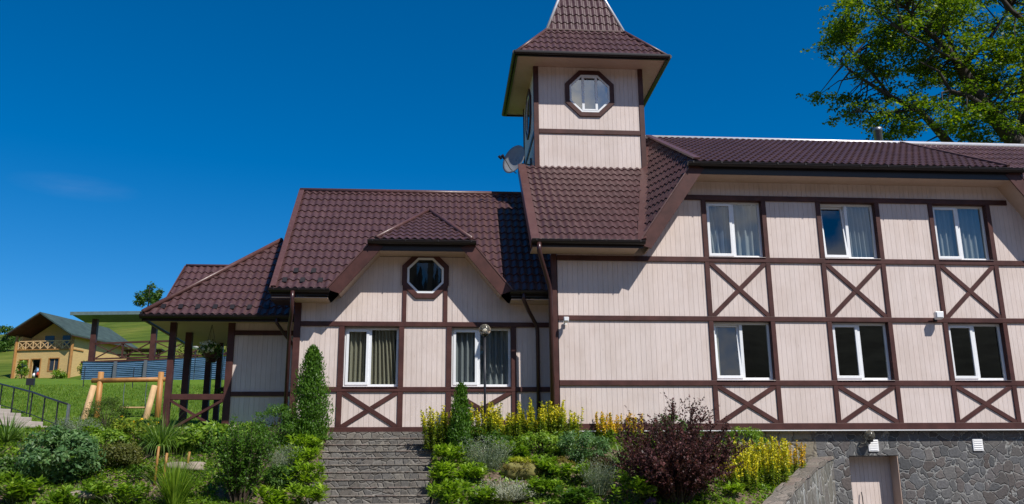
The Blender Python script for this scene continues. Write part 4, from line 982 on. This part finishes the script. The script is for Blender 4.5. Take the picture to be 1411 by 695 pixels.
spikes('yellow_loosestrife', 6.2, 18.75, .8, .72, 'loosestrife clump at the right foot of the purple barberry', 30, 'l_yellow', 'l_yg', .4, YL)
spikes('yellow_loosestrife', 7.75, 20.2, .9, .8, 'rightmost loosestrife clump near the basement wall', 34, 'l_gold', 'l_yg', .35, YL)
conifer('thuja', .53, 20.0, .56, 1.52, 'small narrow thuja right of the steps', 8000, lobes=50)
fineplant('lavender', 1.06, 19.15, .8, .68, 'l_grey', 'grey-green lavender below the small thuja', 260, .75, 'l_grey')
fineplant('silver_mound', 1.36, 17.9, 1.15, .42, 'l_silver', 'pale silver cushion plant right of the lower steps', 620, 1.25)
rock('garden_boulder', 1.72, 18.98, .84, .34, 'moss', 'rounded boulder topped with yellow-green stonecrop', 3)
rock('garden_boulder', 2.56, 19.1, .62, .34, 'moss2', 'brown mossy boulder right of the stonecrop boulder', 5)
shrub('bluegreen_bush', 3.14, 19.7, 1.3, .72, 'l_blue', 'dome of blue-green foliage in front of the house corner', n=4200, size=.075, aspect=.3, clumps=70)
shrub('brown_mound_plant', 3.35, 19.0, .72, .44, 'l_brown', 'brownish mound below the blue-green dome', n=2400, size=.035, clumps=50)
tuft('striped_grass', 3.93, 19.42, .75, .5, 'l_stripe', 'silver striped grass tuft left of the purple barberry', 110, .035, 1.1, .7)
fineplant('grey_artemisia', 3.19, 18.1, .62, .7, 'l_grey', 'feathery grey-green plant left of the purple barberry', 240, .5)
for x, y, w_, h, l, mt in ((2.0, 17.9, .95, .5, 'green leafy plant right of the silver cushion', 'l_green'), (2.68, 18.5, .95, .5, 'leafy plant in front of the brown boulder', 'l_green'), (3.75, 17.7, 1.0, .72, 'large-leaved plant at the foot of the barberry', 'l_green'), (2.6, 17.55, .9, .45, 'low leafy plant at the bottom edge under the brown mound', 'l_dark'), (2.2, 18.9, .6, .5, 'small leafy plant between the two boulders', 'l_green'), (1.6, 19.75, .9, .45, 'green leaves behind the stonecrop boulder', 'l_green')):
    hosta('rockery_plant', x, y, w_, h, mt, l, 560, .105, asp=.7, group=ST)
shrub('moss_cushion', 1.72, 18.97, .86, .36, 'l_moss', 'olive-brown moss cushion wrapping the boulder below the stonecrop', 'plant', n=6000, size=.028, clumps=110, cr=.06)
shrub('moss_cushion', 2.56, 19.07, .66, .36, 'l_moss', 'brown moss cushion on the smaller right boulder', 'plant', n=4200, size=.028, clumps=80, cr=.06)
shrub('stonecrop', 1.74, 18.98, .6, .2, 'l_lime2', 'bright yellow-green stonecrop cushion on top of the boulder', 'plant', n=2200, size=.03, clumps=50, cr=.06, z=terr(1.72, 18.98)+.21)
shrub('fern_bush', 6.9, 20.4, 1.3, .95, 'l_green', 'bright green feathery bush behind the loosestrife by the basement wall', n=2600, size=.08, aspect=.3)
shrub('dark_bush', 5.3, 20.3, 1.5, .9, 'l_dark', 'dark bush in the shade behind the purple barberry', n=2600, size=.07)
shrub('leafy_bush', .9, 20.2, 1.6, .55, 'l_dark', 'dark green foliage at the foot of the small thuja', n=2400, size=.07)
shrub('leafy_bush', 2.3, 20.1, 1.5, .5, 'l_green', 'green foliage in front of the tallest loosestrife', n=2200, size=.07)
twiggy('purple_barberry', 4.66, 17.75, 1.9, 1.98, 'big dark purple barberry bush with arching twigs in front of the house', 'l_purple', 150, .055, arch=.45, spread=.85, per=230)
hosta('lime_plant', 5.95, 18.2, .5, .32, 'l_lime', 'small lime clump at the foot of the retaining wall', 170, .12, group=HL)
hosta('violet_flowers', 4.04, 17.55, .3, .2, 'l_violet', 'small violet flowers at the bottom left of the barberry', 70, .05)
for i, (x, y, w_, h, l) in enumerate(((-8.45, 19.65, 1.0, .22, 'flat pale stone at the left edge of the bed'), (-6.35, 18.2, 1.3, .22, 'flat pale stone below the olive shrub'), (-5.1, 19.45, 1.0, .22, 'flat pale stone behind the wooden stakes'))):
    rock('garden_stone', x, y, w_, h, 'palestone', l, 11+i, sink=.4)
for x, y, h, l in ((-5.45, 18.72, .72, 'leftmost of the three wooden stakes'), (-5.25, 18.6, .64, 'middle of the three wooden stakes'), (-4.98, 19.2, .42, 'shortest wooden stake, right of the other two')):
    m = MB(); m.tube([(0, 0, -.1), (.01, 0, h*.6), (.025, 0, h)], [.026, .026, .024], 8); o = m.build('wooden_stake', 'log', None, True); o.location = gpos(x, y); tag(o, l, 'stake', 'wooden plant stakes')
# ground cover and lawn (uncountable)
def scatter(name, n, fxy, mat, hgt, wd, nb=3, lean=.9, blade=True):
    Vs = []; P0 = np.array([fxy() for _ in range(n)]); z = np.array([gz(a, b) for a, b in P0]); base = np.column_stack([P0, z])
    base = np.repeat(base, nb, 0); N = len(base); base[:, :2] += rng.normal(0, hgt*.25, (N, 2))
    az = rng.uniform(0, 6.28, N); ln = rng.uniform(.1, lean, N); L = hgt*rng.uniform(.5, 1.2, N)*(1+.0*N)
    d_ = np.stack([np.cos(az)*np.sin(ln), np.sin(az)*np.sin(ln), np.cos(ln)], 1); s = np.stack([-np.sin(az), np.cos(az), 0*az], 1)*wd*.5
    if blade: V = np.stack([base-s, base+s, base+d_*L[:, None]], 1).reshape(-1, 3); F = np.arange(3*N).reshape(N, 3)
    else: V, F = leaves(base+d_*L[:, None]*.5, np.array([0, 0, 1.])+0*base, wd, .6, .6)
    return tag(raw(name, V, F, mat), kind='stuff')
def lawn_xy():
    while True:
        y = 21.9 + 26*random.random()**1.6; x = -18*random.random()*(y/26) - 3.0*(y/26)
        if x < -5.9 - (0 if y > 23 else -.3) or y > 30: 
            if not (abs(y-27.5) < 3 and -9.9-(y-25.4)*.98-3.4 < x < -9.75-(y-25.4)*.98): return x, y
scatter('lawn_grass', 60000, lawn_xy, 'l_grass', .085, .014, 3)
scatter('lawn_weeds', 5000, lawn_xy, 'l_yg', .15, .02, 3)
def bed_xy():
    while True:
        x = random.uniform(-11, 8.5); y = random.uniform(16.8, 21.7)
        if -2.5 < x < -.05 or x > wallx(y)-.3: continue
        if random.random() < .55+.45*math.sin(x*1.7+y*2.3)*math.cos(y*1.9-x): return x, y
scatter('ground_cover', 26000, bed_xy, 'l_green', .10, .085, 2, blade=False)
scatter('ground_cover_weeds', 2500, bed_xy, 'l_dark', .16, .02, 4)
# ============================================================ LEFT: STAIRS, RAILING, SWING
t = empty('concrete_stairs', (-9.9, 25.5, 3.1), 'pale concrete garden stairs climbing left beside the lawn', 'stairs')
for k in range(9):
    xa, ya, z1 = -9.75 - k*.55, 25.35 + k*.56, 3.15 + k*.165
    m = MB(); m.prism([(xa, ya, z1-.4), (xa-1.6, ya-1.5, z1-.4), (xa-2.15, ya-.94, z1-.4), (xa-.56, ya+.57, z1-.4)], (0, 0, .4)); m.build('step', 'concrete', t, bevel=.015)
t = empty('stair_railing', (-9.85, 25.6, 3.2), 'dark thin metal handrail beside the concrete stairs', 'railing')
rp = [(-9.88, 25.6, 3.87), (-10.37, 26.1, 4.01), (-11.02, 26.8, 4.2), (-11.67, 27.5, 4.4), (-12.64, 28.5, 4.65), (-13.41, 29.4, 4.84), (-15.88, 31.5, 5.51)]
m = MB(); m.tube(rp, .026, 8); m.build('handrail', 'darkmetal', t, True)
m = MB(); m.tube([(p[0], p[1], p[2]-.62) for p in rp], .014, 6); m.build('lower_rail', 'darkmetal', t, True)
for i, p in enumerate(rp):
    m = MB(); m.tube([(p[0], p[1], p[2]-.80), p], .045 if i == 0 else .022, 8); m.build('post', 'metal' if i == 0 else 'darkmetal', t)
m = MB(); m.box(-13.17, -12.93, 30.45, 30.55, 4.94, 5.16); m.tube([(-13.05, 30.5, 3.8), (-13.05, 30.5, 5.04)], .02); o = m.build('stair_light_box', 'darkmetal'); tag(o, 'small dark box on the stair handrail at far left', 'lamp')
t = empty('log_swing_frame', (-9.6, 30, 3.8), 'orange log swing frame with crossbar standing on the lawn', 'swing frame')
for x in (-10.70, -8.83):
    m = MB(); m.tube([(x, 30, 3.3), (x, 30, 5.31)], [.10, .09], 12); m.build('post', 'log', t, True)
    m = MB(); m.tube([(x-.30, 29.55, 3.3), (x-.11, 29.80, 4.85)], [.11, .09], 12); m.build('brace', 'logpale', t, True)
m = MB(); m.tube([(-10.95, 29.98, 5.03), (-8.56, 30.02, 5.08)], [.08, .075], 12); m.build('crossbar', 'log', t, True)
for x in (-9.93, -9.25):
    m = MB(); m.tube([(x, 30, 5.03), (x-.01, 30, 4.6), (x+.02, 30, 4.2)], .012, 5); m.build('chain', 'metal', t)
m = MB(); m.box(-9.97, -9.2, 29.88, 30.12, 4.16, 4.20); m.build('seat', 'logpale', t)
# wire fence on the lawn
for i in range(6):
    x, y = -19.5+i*2.4, 46-i*.25
    if i > 3: continue
    m = MB(); m.tube([(0, 0, -.1), (0, 0, 1.0)], .022, 6); o = m.build('fence_post', 'darkmetal'); o.location = gpos(x, y); tag(o, 'thin dark post in the far lawn before the chalet', 'post', 'thin fence posts on the lawn')
# ============================================================ BLUE METAL FENCE AND TERRACE
t = empty('blue_metal_fence', (-20.4, 55, 8), 'blue corrugated sheet metal fence under the timber terrace', 'fence')
MT['blue'] = m_plain('blue_sheet_metal', (.13, .235, .37), .4, .3, 1.2, stretch=(1,1,6), metal=.25, bumps=0)
def corrug(x0, x1, y0, y1, z0, z1, mat, par, n=12):
    V = []; F = []; N = n*6
    for j in range(N+1):
        z = j/N; off = .035*math.cos(2*math.pi*j/6)
        for (x, y, a, b_) in ((x0, y0, z0[0], z1[0]), (x1, y1, z0[1], z1[1])): V.append((x, y-off, a+(b_-a)*z))
    for j in range(N): F.append((2*j, 2*j+1, 2*j+3, 2*j+2))
    return raw('panel', V, F, mat, par)
pe = [(-20.6, 7.75, 9.05), (-18.7, 7.8, 9.02), (-17.0, 7.9, 9.1), (-14.2, 8.0, 9.3), (-11.8, 8.1, 9.42), (-9.0, 8.2, 9.5)]
for (xa, a0, a1), (xb, b0, b1) in zip(pe[:-1], pe[1:]): corrug(xa, xb-.04, 54.7, 54.7, (a0-.1, b0-.1), (a1, b1), 'blue', t)
for xa, a0, a1 in pe[1:3]: m = MB(); m.box(xa-.09, xa+.09, 54.5, 54.6, a0-.3, a1+.02); m.build('fence_post', 'metal', t)
t = empty('timber_terrace', (-17, 57, 8), 'raised dark timber terrace with posts, braced railing and flat canopy', 'terrace')
m = MB(); m.prism([(-20.8, 54.9, 9.0), (-8.5, 54.9, 9.5), (-8.5, 61, 9.5), (-20.8, 61, 9.0)], (0, 0, .10)); m.build('deck', 'trim', t)
for x, y in ((-20.25, 55), (-16.8, 55), (-12.9, 55)):
    m = MB(); m.box(x-.15, x+.15, y-.15, y+.15, 7.6, 11.62); m.build('post', 'trim', t)
m = MB(); m.prism([(-21.4, 54.2, 11.75), (-10.4, 54.2, 11.95), (-10.4, 56.5, 11.88), (-21.4, 56.5, 11.68)], (0, 0, .1)); m.build('canopy_roof', 'canopy', t)
m = MB(); m.beam((-21.42, 54.15, 11.79), (-10.4, 54.15, 12.0), .06, .2); m.build('canopy_fascia', 'canopy', t)
for xa, xb in ((-20.08, -16.97), (-16.63, -13.07), (-12.7, -9.5)):
    za = 9.15+(xa+20.4)*.04; zb_ = 9.15+(xb+20.4)*.04
    m = MB(); m.beam((xa, 55, za+1.0), (xb, 55, zb_+1.0), .10, .10); m.build('handrail', 'trim', t)
    m = MB(); m.beam((xa, 55, za+.08), (xb, 55, zb_+.08), .08, .08); m.build('bottom_rail', 'trim', t)
    xm = (xa+xb)/2; zm = (za+zb_)/2
    m = MB(); m.box(xm-.05, xm+.05, 54.96, 55.04, zm+.1, zm+.95); m.build('baluster', 'trim', t)
    for qa, qb, q0, q1 in ((xa, xm, za, zm), (xm, xb, zm, zb_)):
        m = MB(); m.beam((qa, 55, q0+.1), (qb, 55, q1+.95), .06, .07, (0,1,0)); m.beam((qa, 54.96, q0+.95), (qb, 54.96, q1+.1), .06, .07, (0,1,0)); m.build('cross_brace', 'trim', t)
t = empty('picnic_table', (-17.8, 57, 9.15), 'orange-topped picnic table behind the terrace railing', 'table')
m = MB(); m.box(-19.1, -16.7, 56.4, 57.4, 10.0, 10.09); m.build('tabletop', 'log', t)
for x in (-18.8, -17.0):
    m = MB(); m.beam((x, 56.6, 9.2), (x, 57.2, 10.0), .1, .08, (1,0,0)); m.beam((x, 57.2, 9.2), (x, 56.6, 10.0), .1, .08, (1,0,0)); m.build('leg', 'log', t)
for y in (55.9, 57.9): m = MB(); m.box(-19.1, -16.7, y-.15, y+.15, 9.6, 9.66); m.build('bench', 'log', t)
t = empty('globe_lamp', (-14.35, 62, 9.2), 'white globe lamp on a dark post behind the terrace', 'lamp')
m = MB(); m.tube([(-16.4, 63, 8.8), (-16.4, 63, 11.2)], .06); m.build('pole', 'darkmetal', t)
m = MB(); m.lathe((-16.4, 63, 11.3), sph(.28, 10), 14); m.build('globe', 'white', t, True)
# ============================================================ CHALET
C = empty('log_chalet', (-44, 105, 14.5), 'yellow log chalet with dark green roof and timber balcony on the hillside', 'house')
k = 105/85
cA, cB = Vector((-46.9, 105.0, 0)), Vector((-41.0, 105.0, 0)); q = Vector((.0, 1, 0))
fx = Vector((.985, -.17, 0)).normalized(); fy = Vector((.36, .933, 0)).normalized()
O = Vector((-47.1, 105.6, 14.0)); W_, D_, HW = 6.5, 9.0, 4.3
def cp(a, b_, c): return tuple(O + fx*a + fy*b_ + Vector((0, 0, c)))
def cbox(a0, a1, b0, b1, c0, c1, name, mat, par=None):
    m = MB(); v = [cp(a, b_, c) for a in (a0, a1) for b_ in (b0, b1) for c in (c0, c1)]
    m.add(v, [(0,1,3,2), (4,6,7,5), (0,4,5,1), (2,3,7,6), (0,2,6,4), (1,5,7,3)]); return m.build(name, mat, par or C)
MT['chalet'] = m_plain('yellow_log_wall', (.52, .36, .15), .6, .12, 2, stretch=(1,1,7), bumps=.2)
# ground storey flush front, upper storey recessed behind the balcony
for a0, a1, c0, c1 in ((0, .55, 0, 2.75), (1.5, 1.95, 0, 2.75), (2.95, 4.0, 0, 2.75), (5.1, W_, 0, 2.75), (.55, 1.5, 0, .9), (.55, 1.5, 2.2, 2.75), (1.95, 2.95, 2.25, 2.75), (4.0, 5.1, 0, .95), (4.0, 5.1, 2.3, 2.75), (0, W_, 2.752, 3.26)): cbox(a0, a1, 0, .25, c0, c1, 'wall', 'chalet')
cbox(W_-.25, W_, .25, D_, 0, 4.95, 'wall', 'chalet'); cbox(0, .25, .25, D_, 0, 4.9, 'wall', 'chalet'); cbox(.25, W_-.25, D_-.25, D_, 0, 4.1, 'wall', 'chalet')
m = MB(); m.prism([cp(.25, 1.6, 2.7), cp(W_-.25, 1.6, 2.7), cp(W_-.25, 1.6, 4.95), cp(W_/2, 1.6, 6.95), cp(.25, 1.6, 4.95)], tuple(fy*.2)); m.build('gable_wall', 'chalet', C)
cbox(-.1, W_+.1, -.15, 1.7, 3.27, 3.38, 'balcony_floor', 'log')
r = cbox(.1, W_-.1, -.12, -.04, 4.24, 4.34, 'balcony_railing', 'logpale')
for i in range(7):
    a0 = .2+i*(W_-.4)/7; a1 = a0+(W_-.4)/7
    m = MB(); m.beam(cp(a0, -.08, 3.42), cp(a1, -.08, 4.22), .09, .07, tuple(fy)); m.beam(cp(a0, -.05, 4.22), cp(a1, -.05, 3.42), .09, .07, tuple(fy)); m.beam(cp(a0, -.08, 3.38), cp(a0, -.08, 4.25), .09, .09); m.build('brace', 'logpale', r)
for a in (-.05, W_+.05):
    m = MB(); m.tube([cp(a, -.1, -.4), cp(a, -.1, 4.95)], .17, 8); m.build('corner_log', 'log', C)
for b_ in (0, 1): 
    pass
m = MB(); zr = 7.25; ze = 4.85; ov = .45
for s in (0, 1):
    aE = -.35 if s == 0 else W_+.75; zE = 4.95 if s == 0 else 4.70
    m = MB(); m.prism([cp(aE, -1.3, zE), cp(W_/2, -1.3, zr), cp(W_/2, D_+.8, zr), cp(aE, D_+.8, zE)], (0, 0, .16)); m.build('roof_slope', 'greenroof', C)
    m = MB(); m.prism([cp(aE, -1.25, zE-.03), cp(W_/2, -1.25, zr-.03), cp(W_/2, D_+.7, zr-.03), cp(aE, D_+.7, zE-.03)], (0, 0, -.05)); m.build('roof_underside', 'trim', C)
for a0, a1, c0, c1, dpt in ((.55, 1.5, .9, 2.2, .1), (4.0, 5.1, .95, 2.3, .1)):
    wn2 = cbox(a0, a1, .12, .16, c0, c1, 'window', 'glassdark'); 
    for z0, z1, x0, x1 in ((c0-.1, c0, a0-.1, a1+.1), (c1, c1+.1, a0-.1, a1+.1), (c0, c1, a0-.1, a0), (c0, c1, a1, a1+.1)): cbox(x0, x1, -.04, .1, z0, z1, 'frame', 'log', wn2)
cbox(4.52, 4.58, .08, .11, .95, 2.3, 'mullion', 'logpale')
cbox(1.95, 2.95, 1.2, 1.3, 0, 2.25, 'doorway', 'dark')  # near-black slab, the shade inside the opening put into its colour
for x0, x1, z0, z1 in ((1.83, 1.95, 0, 2.35), (2.95, 3.07, 0, 2.35), (1.95, 2.95, 2.25, 2.35)): cbox(x0, x1, -.04, .1, z0, z1, 'door_frame', 'log')
for a0, a1 in ((1.9, 3.0), (4.0, 4.9)): cbox(a0, a1, 1.55, 1.59, 4.05, 5.15, 'window', 'glassdark')
cbox(W_+.001, W_+.05, 3.0, 3.9, 1.2, 2.1, 'side_window', 'glassdark')
for z0, z1, b0, b1 in ((1.08, 1.2, 2.9, 4.0), (2.1, 2.2, 2.9, 4.0), (1.2, 2.1, 2.9, 3.0), (1.2, 2.1, 3.9, 4.0)): cbox(W_+.001, W_+.07, b0, b1, z0, z1, 'window_frame', 'log')
t = empty('laundry_bundle', cp(2.4, -.2, 0), 'red, white and blue bundle standing in the chalet doorway', 'bundle')  # coloured stand-in for a small shape of unclear kind
for p_, r_, mt in ((cp(2.5, .35, .95), .34, 'blue'), (cp(2.8, .1, .6), .20, 'redcloth'), (cp(2.35, .1, .5), .20, 'white')):
    m = MB(); m.lathe(p_, [(a*(1+.12*math.sin(i*2.1)), b_*1.25) for i, (a, b_) in enumerate(sph(r_, 8))], 12); m.build('cloth', mt, t, True)
def bgtree(name, x, y, w_, h, label, mat='l_dark', n=1500, size=.35, cat='tree', z=None, group=None):
    t = thing(name, x, y, label, cat, group, z); c = np.array(t.location)
    K = 26; zz = rng.uniform(.15, 1, K); az = rng.uniform(0, 6.28, K); rr = w_/2*np.sqrt(np.clip(1-((zz-.5)/.55)**2, 0, 1))*rng.uniform(.3, .9, K)
    cpn = c + np.stack([rr*np.cos(az), rr*np.sin(az), zz*h*.93], 1); idx = np.repeat(np.arange(K), n//K)
    off = rng.normal(0, 1, (len(idx), 3)); off /= np.linalg.norm(off, axis=1)[:, None]; pos = cpn[idx] + off*w_*.17*rng.uniform(.3, 1, len(idx))[:, None]
    V, F = leaves(pos, off+np.array([0, 0, .4]), size, .6, .5); raw('crown', V, F, mat, t)
    m = MB(); m.tube([c-np.array([0, 0, .5]), c+np.array([.02*w_, 0, h*.5]), c+np.array([0, 0, h*.9])], [h*.03, h*.02, .02], 7); m.build('trunk', 'bark', t); return t
bgtree('hill_tree', -63.0, 200, 5.6, 6.6, 'lone dark tree on the hill crest above the porch roof', n=2600, size=.5)
bgtree('hill_tree', -60.5, 132, 3.4, 3.6, 'dark tree on the skyline left of the chalet', n=1800)
bgtree('bush', -41.6, 103.9, 2.0, .8, 'small green bush by the chalet wall', 'l_green', 700, .22, 'bush')
bgtree('bush', -45.2, 103.2, 1.5, 2.3, 'green bush beside the chalet doorway', 'l_green', 900, .2, 'bush')
bgtree('bush', -40.0, 106.2, 1.4, 1.7, 'green bush at the right end of the chalet', 'l_green', 500, .22, 'bush')
bgtree('orchard_tree', -22.5, 85, 4.6, 3.6, 'low spreading tree behind the terrace railing', 'l_olive', 1400, .25)
bgtree('orchard_tree', -17.5, 80, 4.5, 3.0, 'dark shrubby tree right of the globe lamp', 'l_dark', 1400, .25)
# ============================================================ HANGING BASKETS ON THE PORCH
def basket(x, y, z, label, r=.26, fm='l_white', n=60):
    t = empty('hanging_basket', (x, y, z), label, 'hanging basket', 'flower baskets hanging in the porch')
    m = MB(); m.lathe((x, y, z-.2), [(.02, 0), (.12, .01), (.19, .16), (.20, .18), (.17, .17)], 14); m.build('pot', 'trim', t)
    m = MB(); 
    for a in range(3): m.tube([(x+.17*math.cos(a*2.1), y+.17*math.sin(a*2.1), z-.03), (x, y, PZE-.12)], .005, 4)
    m.build('hanger', 'darkmetal', t)
    pos, nn = ell_pts(420, (x, y, z+.03), (r, r, .16), .5, False); V, F = leaves(pos, nn, .07, .7, .5); raw('foliage', V, F, 'l_dark', t)
    pos, nn = ell_pts(n, (x, y, z+.06), (r, r, .16), .9, False); V, F = leaves(np.repeat(pos, 6, 0), np.repeat(nn, 6, 0), .06, .8, .4); raw('blossoms', V, F, fm, t)
basket(-5.72, 23.35, 5.02, 'white-flowering basket hanging nearest the porch wall', .30)
basket(-6.22, 25.6, 5.22, 'dark trailing basket hanging between the porch posts', .26, 'l_violet', 20)
basket(-6.05, 26.5, 4.25, 'low dark plant basket at the back of the porch', .24, 'l_violet', 10)
# ============================================================ BIG TREE BEHIND THE HOUSE
def big_tree():
    t = empty('broadleaf_tree', (29.5, 38, 3), 'large spreading broadleaf tree rising behind the right roof', 'tree')
    def W(px, py, yy=38.0):
        d = M_ @ np.array([px-705.5, 1250., -(py-347.5)]); return np.array([0, 0, 1.5]) + d*(yy/d[1])
    X_ = lambda u, v, dy=0: Vector((17.46+(u-1118)*.0347+.0000*dy, 38+dy, 20.54-(v-100)*.0338-(u-1118)*.0004))
    limbs = [([(29.8, 38, 2.5), (29.4, 38, 9), (28.2, 38, 14.5), tuple(X_(1398, 199)), tuple(X_(1361, 142)), tuple(X_(1335, 113, -.4)), tuple(X_(1318, 83, -.6)), tuple(X_(1295, 66, -1)), tuple(X_(1262, 40, -1.2)), tuple(X_(1235, 12, -1.5))], [.75, .68, .55, .42, .33, .27, .22, .16, .10, .05]),
             ([X_(1361, 142), X_(1355, 120, .5), X_(1350, 70, 1), X_(1340, 20, 1), X_(1335, -50, 1)], [.26, .2, .17, .12, .06]),
             ([X_(1372, 160), X_(1345, 160, -1), X_(1312, 150, -1.5), X_(1285, 141, -1.5), X_(1268, 118, -1.8), X_(1240, 108, -2)], [.2, .14, .12, .09, .06, .03]),
             ([X_(1395, 240, 1), X_(1330, 205, 1), X_(1300, 180, .5), X_(1265, 152, 0), X_(1226, 132, 0), X_(1196, 112, 0), X_(1174, 95, 0), X_(1156, 76, 0)], [.3, .26, .2, .15, .11, .08, .05, .02]),
             ([X_(1265, 152), X_(1232, 160, -.5), X_(1200, 166, -.6), X_(1168, 163, -.5)], [.09, .06, .04, .015]),
             ([X_(1226, 132), X_(1212, 90, .5), X_(1190, 60, .6), X_(1165, 35, .5)], [.08, .06, .04, .02]),
             ([X_(1350, 70, 1), X_(1378, 40, 0), X_(1400, 10, 0), X_(1430, -30, 0)], [.14, .1, .08, .04]),
             ([X_(1400, 199), X_(1425, 150, .5), X_(1445, 90, 1), X_(1460, 20, 1), X_(1470, -60, 1)], [.35, .3, .25, .18, .08]),
             ([X_(1318, 83, -.6), X_(1285, 88, -1.5), X_(1245, 78, -2), X_(1215, 60, -2)], [.1, .07, .05, .02]),
             ([X_(1340, 20, 1), X_(1300, -10, .5), X_(1250, -40, 0)], [.1, .07, .03]),
             ([X_(1455, 60, .5), X_(1411, 36, -1.5), X_(1378, 24, -2), X_(1366, 2, -2), X_(1350, -25, -2)], [.16, .13, .11, .08, .04])]
    L = [([Vector(p) for p in a], r) for a, r in limbs]
    V, F = tubes_np([a for a, r in L], [r for a, r in L], 9); raw('trunk', V, F, 'bark', t, True)
    nodes = [p for a, r in L for i, p in enumerate(a) if i > 1]
    dens = []
    for a, r in L:
        for i in range(len(a)-1):
            for s in (0, .25, .5, .75):
                if a[i].z > 15: dens.append(a[i].lerp(a[i+1], s))
    reg = [(1165, 42, 38, 36, 34, 1), (1215, 22, 45, 30, 44, 1), (1250, 70, 45, 38, 48, 1), (1152, 104, 34, 22, 11, .8), (1150, 160, 24, 12, 6, .7), (1180, 138, 32, 22, 12, .8), (1185, 182, 34, 12, 9, .8), (1225, 162, 36, 24, 24, 1), (1245, 188, 44, 12, 18, 1),
           (1310, 36, 44, 40, 60, 1), (1300, 108, 50, 36, 46, 1), (1285, 182, 50, 18, 22, 1), (1360, 88, 44, 40, 50, 1), (1398, 62, 30, 28, 32, 1), (1382, 158, 44, 34, 28, 1), (1335, 178, 40, 26, 16, .9), (1405, 115, 30, 40, 30, 1), (1360, 18, 40, 26, 8, .8), (1212, 105, 40, 30, 20, .8),
           (1240, -40, 70, 40, 50, 1), (1330, -50, 70, 40, 60, 1), (1430, -50, 60, 40, 50, 1), (1465, 40, 45, 60, 50, 1), (1460, 140, 40, 50, 35, 1), (1400, 10, 28, 18, 8, .8)]
    cen = []
    for u, v, ru, rv, n, sc in reg:
        if u < 1200: u += 18
        for _ in range(int(n*(.74 if u > 1270 else .8))):
            a = random.uniform(0, 6.28); q = math.sqrt(random.random()); dd = random.gauss(0, 1.5)
            cen.append((X_(u + ru*q*math.cos(a), v + rv*q*math.sin(a), dd), sc))
    lines = []; rad = []; LP = []; LN = []
    for c_, sc in cen:
        near = min(dens, key=lambda p: (p-c_).length + random.random()*.5); dd = c_-near
        if dd.length > 3.0 or math.sin(c_.x*1.9+c_.z*1.1+1)*math.sin(c_.z*2.3-c_.x*.8)+.5*math.sin(c_.x*4.1+c_.y*3) < -.28: continue
        mid = near + dd*.5 + Vector((random.gauss(0, .12), random.gauss(0, .12), .12*dd.length)); lines.append([near, mid, c_]); rad.append([min(.07, .022+.018*dd.length), .03, .012])
        R_ = random.uniform(.40, .92)*sc; nsub = int(6*sc*(R_/.6)**2)+2
        for _ in range(nsub):
            o = Vector((random.gauss(0, .5)*R_, random.gauss(0, .5)*R_, random.gauss(0, .17)*R_)); p = c_ + o
            if random.random() < .3: lines.append([c_, p]); rad.append([.008, .004])
            kk = 17; P1 = np.array(p) + rng.normal(0, .15, (kk, 3))*np.array([1, 1, .5]); LP.append(P1)
    LP = np.concatenate(LP); V, F = leaves(LP, np.array([0, -.1, 1.])+0*LP, .175, .62, .6); raw('crown', V, F, 'l_maple', t)
    V, F = tubes_np(lines, rad, 4); raw('twigs', V, F, 'bark', t)
big_tree()
